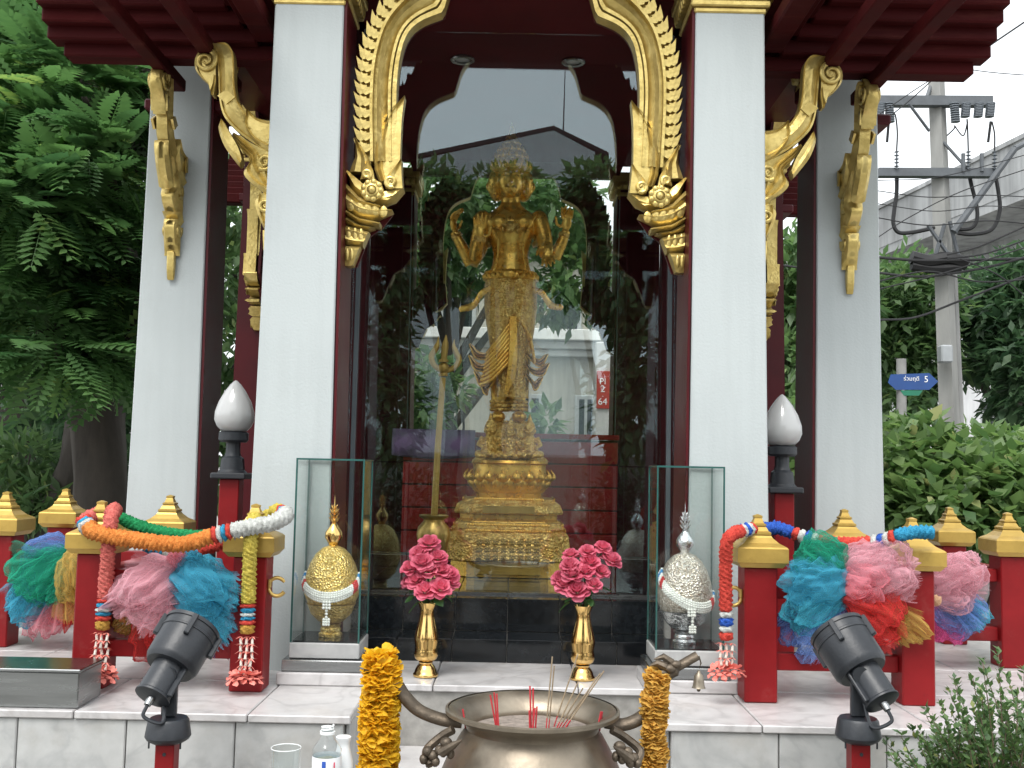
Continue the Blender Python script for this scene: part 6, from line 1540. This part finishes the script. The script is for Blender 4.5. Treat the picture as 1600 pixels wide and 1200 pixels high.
# span wires, each on its own
WG = 'overhead wires crossing at the utility pole'
for k_, (pts, r, lab) in enumerate((([(1370,402),(1440,407),(1520,406),(1610,404)], .030, 'thick black cable running level past the pole below the viaduct'),
        ([(1370,426),(1440,432),(1530,420),(1610,400)], .026, 'black cable sagging in front of the light green tree'),
        ([(1372,500),(1430,496),(1500,470),(1610,428)], .022, 'lowest black cable rising towards the dark spreading tree'),
        ([(1370,340),(1450,352),(1540,345),(1610,350)], .012, 'thin wire crossing the viaduct parapet low'),
        ([(1370,298),(1450,308),(1540,305),(1610,308)], .010, 'thin wire crossing in front of the viaduct parapet'),
        ([(1370,372),(1420,340),(1500,300),(1610,262)], .010, 'thin wire slanting up along the viaduct'),
        ([(1480,398),(1530,385),(1610,350)], .018, 'black wire rising from the splice bundle'),
        ([(1480,404),(1540,396),(1610,372)], .018, 'second black wire rising below the strut'),
        ([(1520,90),(1560,62),(1640,8)], .018, 'single black wire climbing from the eave into the sky'),
        ([(1372,196),(1420,158),(1460,122)], .012, 'thin wire slanting from the pillar up to the pole top'),
        ([(1370,318),(1460,330),(1540,322),(1610,326)], .009, 'faint wire just above the lower parapet wire'),
        ([(1370,282),(1470,276),(1610,240)], .009, 'faint wire crossing above the second crossarm end'),
        ([(1370,440),(1450,424),(1530,440),(1610,436)], .016, 'black cable curving under the splice bundle'),
        ([(1372,452),(1470,428),(1610,384)], .014, 'taut black cable from the pillar to the picture edge'),
        ([(1500,404),(1560,430),(1610,470)], .014, 'black drop wire falling away behind the dark tree'),
        ([(1372,180),(1430,140),(1475,112)], .010, 'upper thin wire slanting to the pole top'),
        ([(1462,100),(1540,112),(1610,118)], .010, 'thin wire leaving the pole top over the viaduct'),
        ([(1205,412),(1250,418),(1300,421)], .02, 'black wire glimpsed between the two white pillars'))):
    w = put('overhead_wire', MB().tube(spline([Q(x,y,-.35-.02*k_) for x, y in pts], 8), r*.7, 6), M['cable'], None, org=Q(*pts[0])); tag(w, lab, 'wire', WG)
# viaduct
va = thing('viaduct', 'raised concrete viaduct with stained parapet above the trees', 'viaduct', (12, 25, 0))
def vx(Y): return 12.1-(Y-25)/7.0
A0, A1 = 8.0, 95.0
def vbeam(x_off0, x_off1, z0, z1):
    return MB().prism([(vx(A0)+x_off0, A0, z0), (vx(A0)+x_off1, A0, z0), (vx(A0)+x_off1, A0, z1), (vx(A0)+x_off0, A0, z1)], (vx(A1)-vx(A0), A1-A0, 0))
M['conc_v'] = wall_mat('viaduct_concrete', (.40,.41,.41), .5, .6)
Mvd = M['conc_v']
put('parapet', vbeam(0, .25, 8.35, 9.55), Mvd, va, smooth=0); put('parapet', vbeam(7.75, 8.0, 8.35, 9.55), Mvd, va, smooth=0); put('deck', vbeam(.02, 7.98, 8.1, 8.349), Mvd, va, smooth=0); put('girder', vbeam(2.2, 5.8, 6.6, 8.099), Mvd, va, smooth=0); put('coping', vbeam(-.06, .31, 9.551, 9.66), Mvd, va, smooth=0)
for Y in (22, 42, 62, 82):
    put('pier', MB().box(vx(Y)+3.2, vx(Y)+4.8, Y-.9, Y+.9, 0, 6.59, .08), M['concrete'], va, smooth=0)
lw_ = put('garden_wall', MB().box(at(1380,830,10.4).x, at(1380,830,10.4).x+6, 10.4, 10.6, 0, at(1545,828,10.4).z, .01), M['concrete'], None, smooth=0, org=(5,10.5,0)); tag(lw_, 'low grey concrete wall behind the hedge side posts', 'wall')
# street name plate
sp_ = thing('street_sign', 'blue pointed street name sign numbered 5 on a grey post', 'street sign', (at(1412,640,13).x, 13, 0))
p = lambda x, y: at(x, y, 13.0)
put('sign_post', MB().cyl((p(1411,660).x,13.06,0), p(1411,560)+Vector((0,.06,0)), .06, .06, 12), pm('post_grey', (.26,.26,.25), .8, var=.2, scale=5), sp_)
pb = put('name_plate', MB().prism([p(1392,585), p(1452,583), p(1466,596), p(1452,609), p(1400,609), p(1388,598)], (0,.02,0)), M['sign_blue'], sp_, smooth=0)
q0 = sp_.location
piece('lettering', text_mesh('5', .11, M['sign_white']), pb, p(1447,593)-q0+Vector((0,-.004,0)), (PI/2,0,0)); piece('lettering', text_mesh('ร่วมฤดี', .07, M['sign_white']), pb, p(1424,592)-q0+Vector((0,-.004,0)), (PI/2,0,0))
put('sub_plate', MB().prism([p(1407,610), p(1442,610), p(1436,618), p(1412,618)], (0,.02,0)), M['sign_green'], sp_, smooth=0)
# pale buildings far behind the trees
def building(label, x0, x1, y0, y1, h, m_, wins, name='building', cat='building', ledges=()):
    t = thing(name, label, cat, ((x0+x1)/2, y0, 0))
    put('wall', MB().box(x0, x1, y0, y1, 0, h), m_, t, smooth=0)
    put('roof', MB().box(x0-.2, x1+.2, y0-.2, y1+.2, h+.001, h+.25, .02), M['concrete'], t, smooth=0)
    for (wx0, wx1, wz0, wz1) in wins:
        w = put('window', MB().box(wx0-.06, wx1+.06, y0-.05, y0-.002, wz0-.06, wz1+.06, .008), M['frame'], t, smooth=0)
        put('pane', MB().box(wx0, wx1, y0-.056, y0-.0505, wz0, wz1), M['pane'], w, smooth=0)
        put('mullion', MB().box((wx0+wx1)/2-.02, (wx0+wx1)/2+.02, y0-.07, y0-.0565, wz0, wz1), M['frame'], w, smooth=0)
    for (lx0, lx1, z0, z1, out) in ledges: put('ledge', MB().box(lx0, lx1, y0-out, y0-.001, z0, z1, .01), M['ledge'], t, smooth=0)
    return t
M['frame'] = pm('window_frame', (.40,.42,.42), .6, var=.1); M['ledge'] = pm('white_ledge', (.74,.74,.72), .7, var=.1, scale=3)
M['pane'] = pm('dark_pane', (.015,.02,.022), .08, var=.2, scale=2)
M['wall_w'] = wall_mat('white_house_wall', (.70,.71,.72), .15); M['wall_c'] = wall_mat('cream_house_wall', (.44,.425,.37), .3); M['wall_g'] = wall_mat('grey_house_wall', (.56,.55,.54), .2)
building('white building with grey windows behind the dark spreading tree', at(1440,650,26).x, at(1640,650,26).x, 26, 32, 4.2, M['wall_w'], [(at(1535,600,26).x, at(1565,600,26).x, at(1550,670,26).z, at(1550,628,26).z), (at(1470,600,26).x, at(1490,600,26).x, at(1480,660,26).z, at(1480,625,26).z)])
building('white house with a blue shutter behind the big trees', at(-200,700,14).x, at(75,700,14).x, 14, 20, at(40,625,14).z, M['wall_w'], [(at(10,700,14).x, at(60,700,14).x, at(30,790,14).z, at(30,655,14).z)])
# house behind the shrine, seen through both sheets of glass
HD = 15.0
hx = lambda px: at(px, 600, HD).x
hz = lambda py: at(800, py, HD).z
hs_ = building('cream house with a white ledge seen through the shrine glass', hx(520), hx(945), HD, HD+7, hz(395), M['wall_c'],
    [(hx(690), hx(735), hz(515), hz(440)), (hx(640), hx(680), hz(515), hz(440)), (hx(860), hx(900), hz(515), hz(440)), (hx(815), hx(842), hz(720), hz(622)), (hx(905), hx(926), hz(720), hz(622)), (hx(640), hx(690), hz(720), hz(600))],
    ledges=[(hx(510), hx(940), hz(533), hz(516), .28), (hx(512), hx(938), hz(545), hz(533.5), .16), (hx(513), hx(937), hz(556), hz(545.5), .08)])
put('gate_pier', MB().box(hx(924), hx(950), HD-.7, HD-.3, 0, hz(540), .02), M['wall_g'], hs_, smooth=0)
sg = thing('number_plate', 'upright red plate with white characters on the gate pier', 'sign', (hx(937), HD-.71, hz(643)))
put('plate', MB().box(hx(926), hx(946), HD-.73, HD-.7015, hz(640), hz(584), .004), M['sign_red'], sg, smooth=0)
for tx, py, sz in (('PI', 600, .12), ('2', 611, .13), ('-', 621, .08), ('64', 630, .13)):
    piece('lettering', text_mesh(tx, sz, M['sign_white'], ext=.003), sg, (hx(935)-sg.location.x, -.022, hz(py)-sg.location.z), (PI/2,0,0))
building('pale boarded house with small windows beyond the gate pier', hx(960), hx(1120), HD+1, HD+6, hz(425), M['wall_w'], [(hx(997), hx(1012), hz(540), hz(505)), (hx(1000), hx(1012), hz(440), hz(428))], ledges=[(hx(960), hx(1120), hz(620-17*i)-.02, hz(620-17*i), .02) for i in range(11)])
GB = 'trees between the shrine and the cream house'
tree('leafy tree in front of the cream house wall', (hx(665)*.8, 12.0, 0), 3.4, px_blobs([(700,300,12,70,60,.7),(660,380,12,60,80,.7),(790,330,12.4,90,60,.7),(880,330,12,60,70,.7),(900,430,12,50,70,.6),(860,470,11.8,40,30,.5),(640,440,12,40,50,.5),(740,420,12.6,70,40,.6)]), .14, None, M['leaf_mid'], 51, 4200, .20, .45, group=GB)
tree('small tree with drooping sprays beside the lower windows', (hx(680)*.75, 11.0, 0), 1.7, px_blobs([(665,580,11,36,28,.4),(700,610,11,30,24,.3),(660,640,11,40,30,.4),(850,665,11,28,26,.3),(640,610,11,30,30,.3)]), .05, None, M['leaf_mid'], 52, 900, .17, .4, group=GB)
# ------------------------------------------------------------------ across the road, mirrored in the front glass
GY = 2*(CY-GL)                   # mirror: a point at depth D beyond the glass stands at GY - D
def mr(px, py, D): p = at(px, py, D); return Vector((p.x, GY-D, p.z))
gh = thing('gabled_house', 'grey gabled house across the road mirrored in the shrine glass', 'house', (0, -16, 0))
Dm = GY+16
ap, le, re_ = mr(865,200,Dm), mr(640,252,Dm), mr(936,238,Dm)
put('wall', MB().prism([(le.x, -16, 0), (re_.x-.1, -16, 0), (re_.x-.1, -16, re_.z), (ap.x, -16, ap.z-.06), (le.x, -16, le.z)], (0,-8,0)), M['wall_w'], gh, smooth=0)
put('roof', MB().prism([(le.x-.3,-15.98,le.z-.02), (ap.x,-15.98,ap.z-.05), (re_.x+.25,-15.98,re_.z-.1), (re_.x+.25,-15.98,re_.z+.0), (ap.x,-15.98,ap.z+.06), (le.x-.3,-15.98,le.z+.08)], (0,-8.6,0)), pm('dark_roof', (.04,.038,.036), .7, var=.2), gh, smooth=0)
put('fascia', MB().box(le.x, re_.x, -16.06, -16.001, mr(800,262,Dm).z-.4, mr(800,262,Dm).z), M['ledge'], gh, smooth=0)
for px in (760, 900):
    w = put('window', MB().box(mr(px-12,0,Dm).x, mr(px+12,0,Dm).x, -15.995, -15.93, mr(0,330,Dm).z, mr(0,285,Dm).z), M['pane'], gh, smooth=0)
put('antenna', MB().cyl(mr(880,210,Dm), mr(883,110,Dm), .02, .012, 6), M['galv'], gh)
bw = thing('concrete_gatepost', 'broad pale concrete gate tower across the road', 'gate', (0, -11, 0))
Dg = GY+11
put('tower', MB().box(mr(735,0,Dg).x, mr(845,0,Dg).x, -11.6, -11, 0, mr(800,432,Dg).z, .05), M['wall_w'], bw, smooth=0)
GR = 'trees across the road'
for k_, (pxs, D, lab) in enumerate((([(660,300,60,40),(700,330,60,50),(640,380,60,70),(690,420,60,50)], GY+9, 'dark round tree across the road on the side of the feathery tree'),
        ([(800,300,60,30),(770,340,70,40),(840,360,70,50),(800,400,60,30)], GY+9.6, 'dark tree across the road facing the shrine'),
        ([(930,300,50,40),(960,340,60,50),(900,400,60,60),(960,430,50,70)], GY+9, 'dark round tree across the road on the side of the hedge'),
        ([(600,420,50,110),(575,540,60,110),(610,640,50,80),(590,300,40,80)], GY+7.5, 'added tall tree darkening the glass reflection on the feathery tree side'),  # this tree and the next: added to darken the reflection beside the statue
        ([(985,420,40,110),(1020,540,60,110),(985,640,50,80),(1010,320,40,80)], GY+7.5, 'added tall tree darkening the glass reflection on the hedge side'))):
    bl_ = []
    for px, py, rx, rz in pxs: p = mr(px, py, D); bl_.append((p.x, p.y, p.z, rx*D/FPX, .9, rz*D/FPX))
    p = mr(pxs[1][0], 600, D); tree(lab, (p.x, p.y, 0), 4.5, bl_, .2, None, M['leaf_mid'], 61+k_, 4200, .26, .45, group=GR, nlimb=4)
for lab, x in (('clipped hedge added to darken the glass reflection facing the trident', -3.2), ('clipped hedge added to darken the glass reflection facing the number plate', 3.4)):  # added hedges, cover the pale wall so its reflection stays dark
    bush(lab, [(x+d, -8.3, .75, .75, .45, .7) for d in (-1.4,-.5,.5,1.4)], 2600, .16, .5, M['leaf_dark'], int(70+x), (x, -8.3, 0), name='hedge', cat='hedge', group='hedges added to darken the glass reflection')
fr_ = thing('roadside_wall', 'long cream wall across the road', 'wall', (0, -9.2, 0)); put('wall', MB().box(-14, 14, -9.4, -9.2, 0, 1.7, .02), M['wall_c'], fr_, smooth=0)
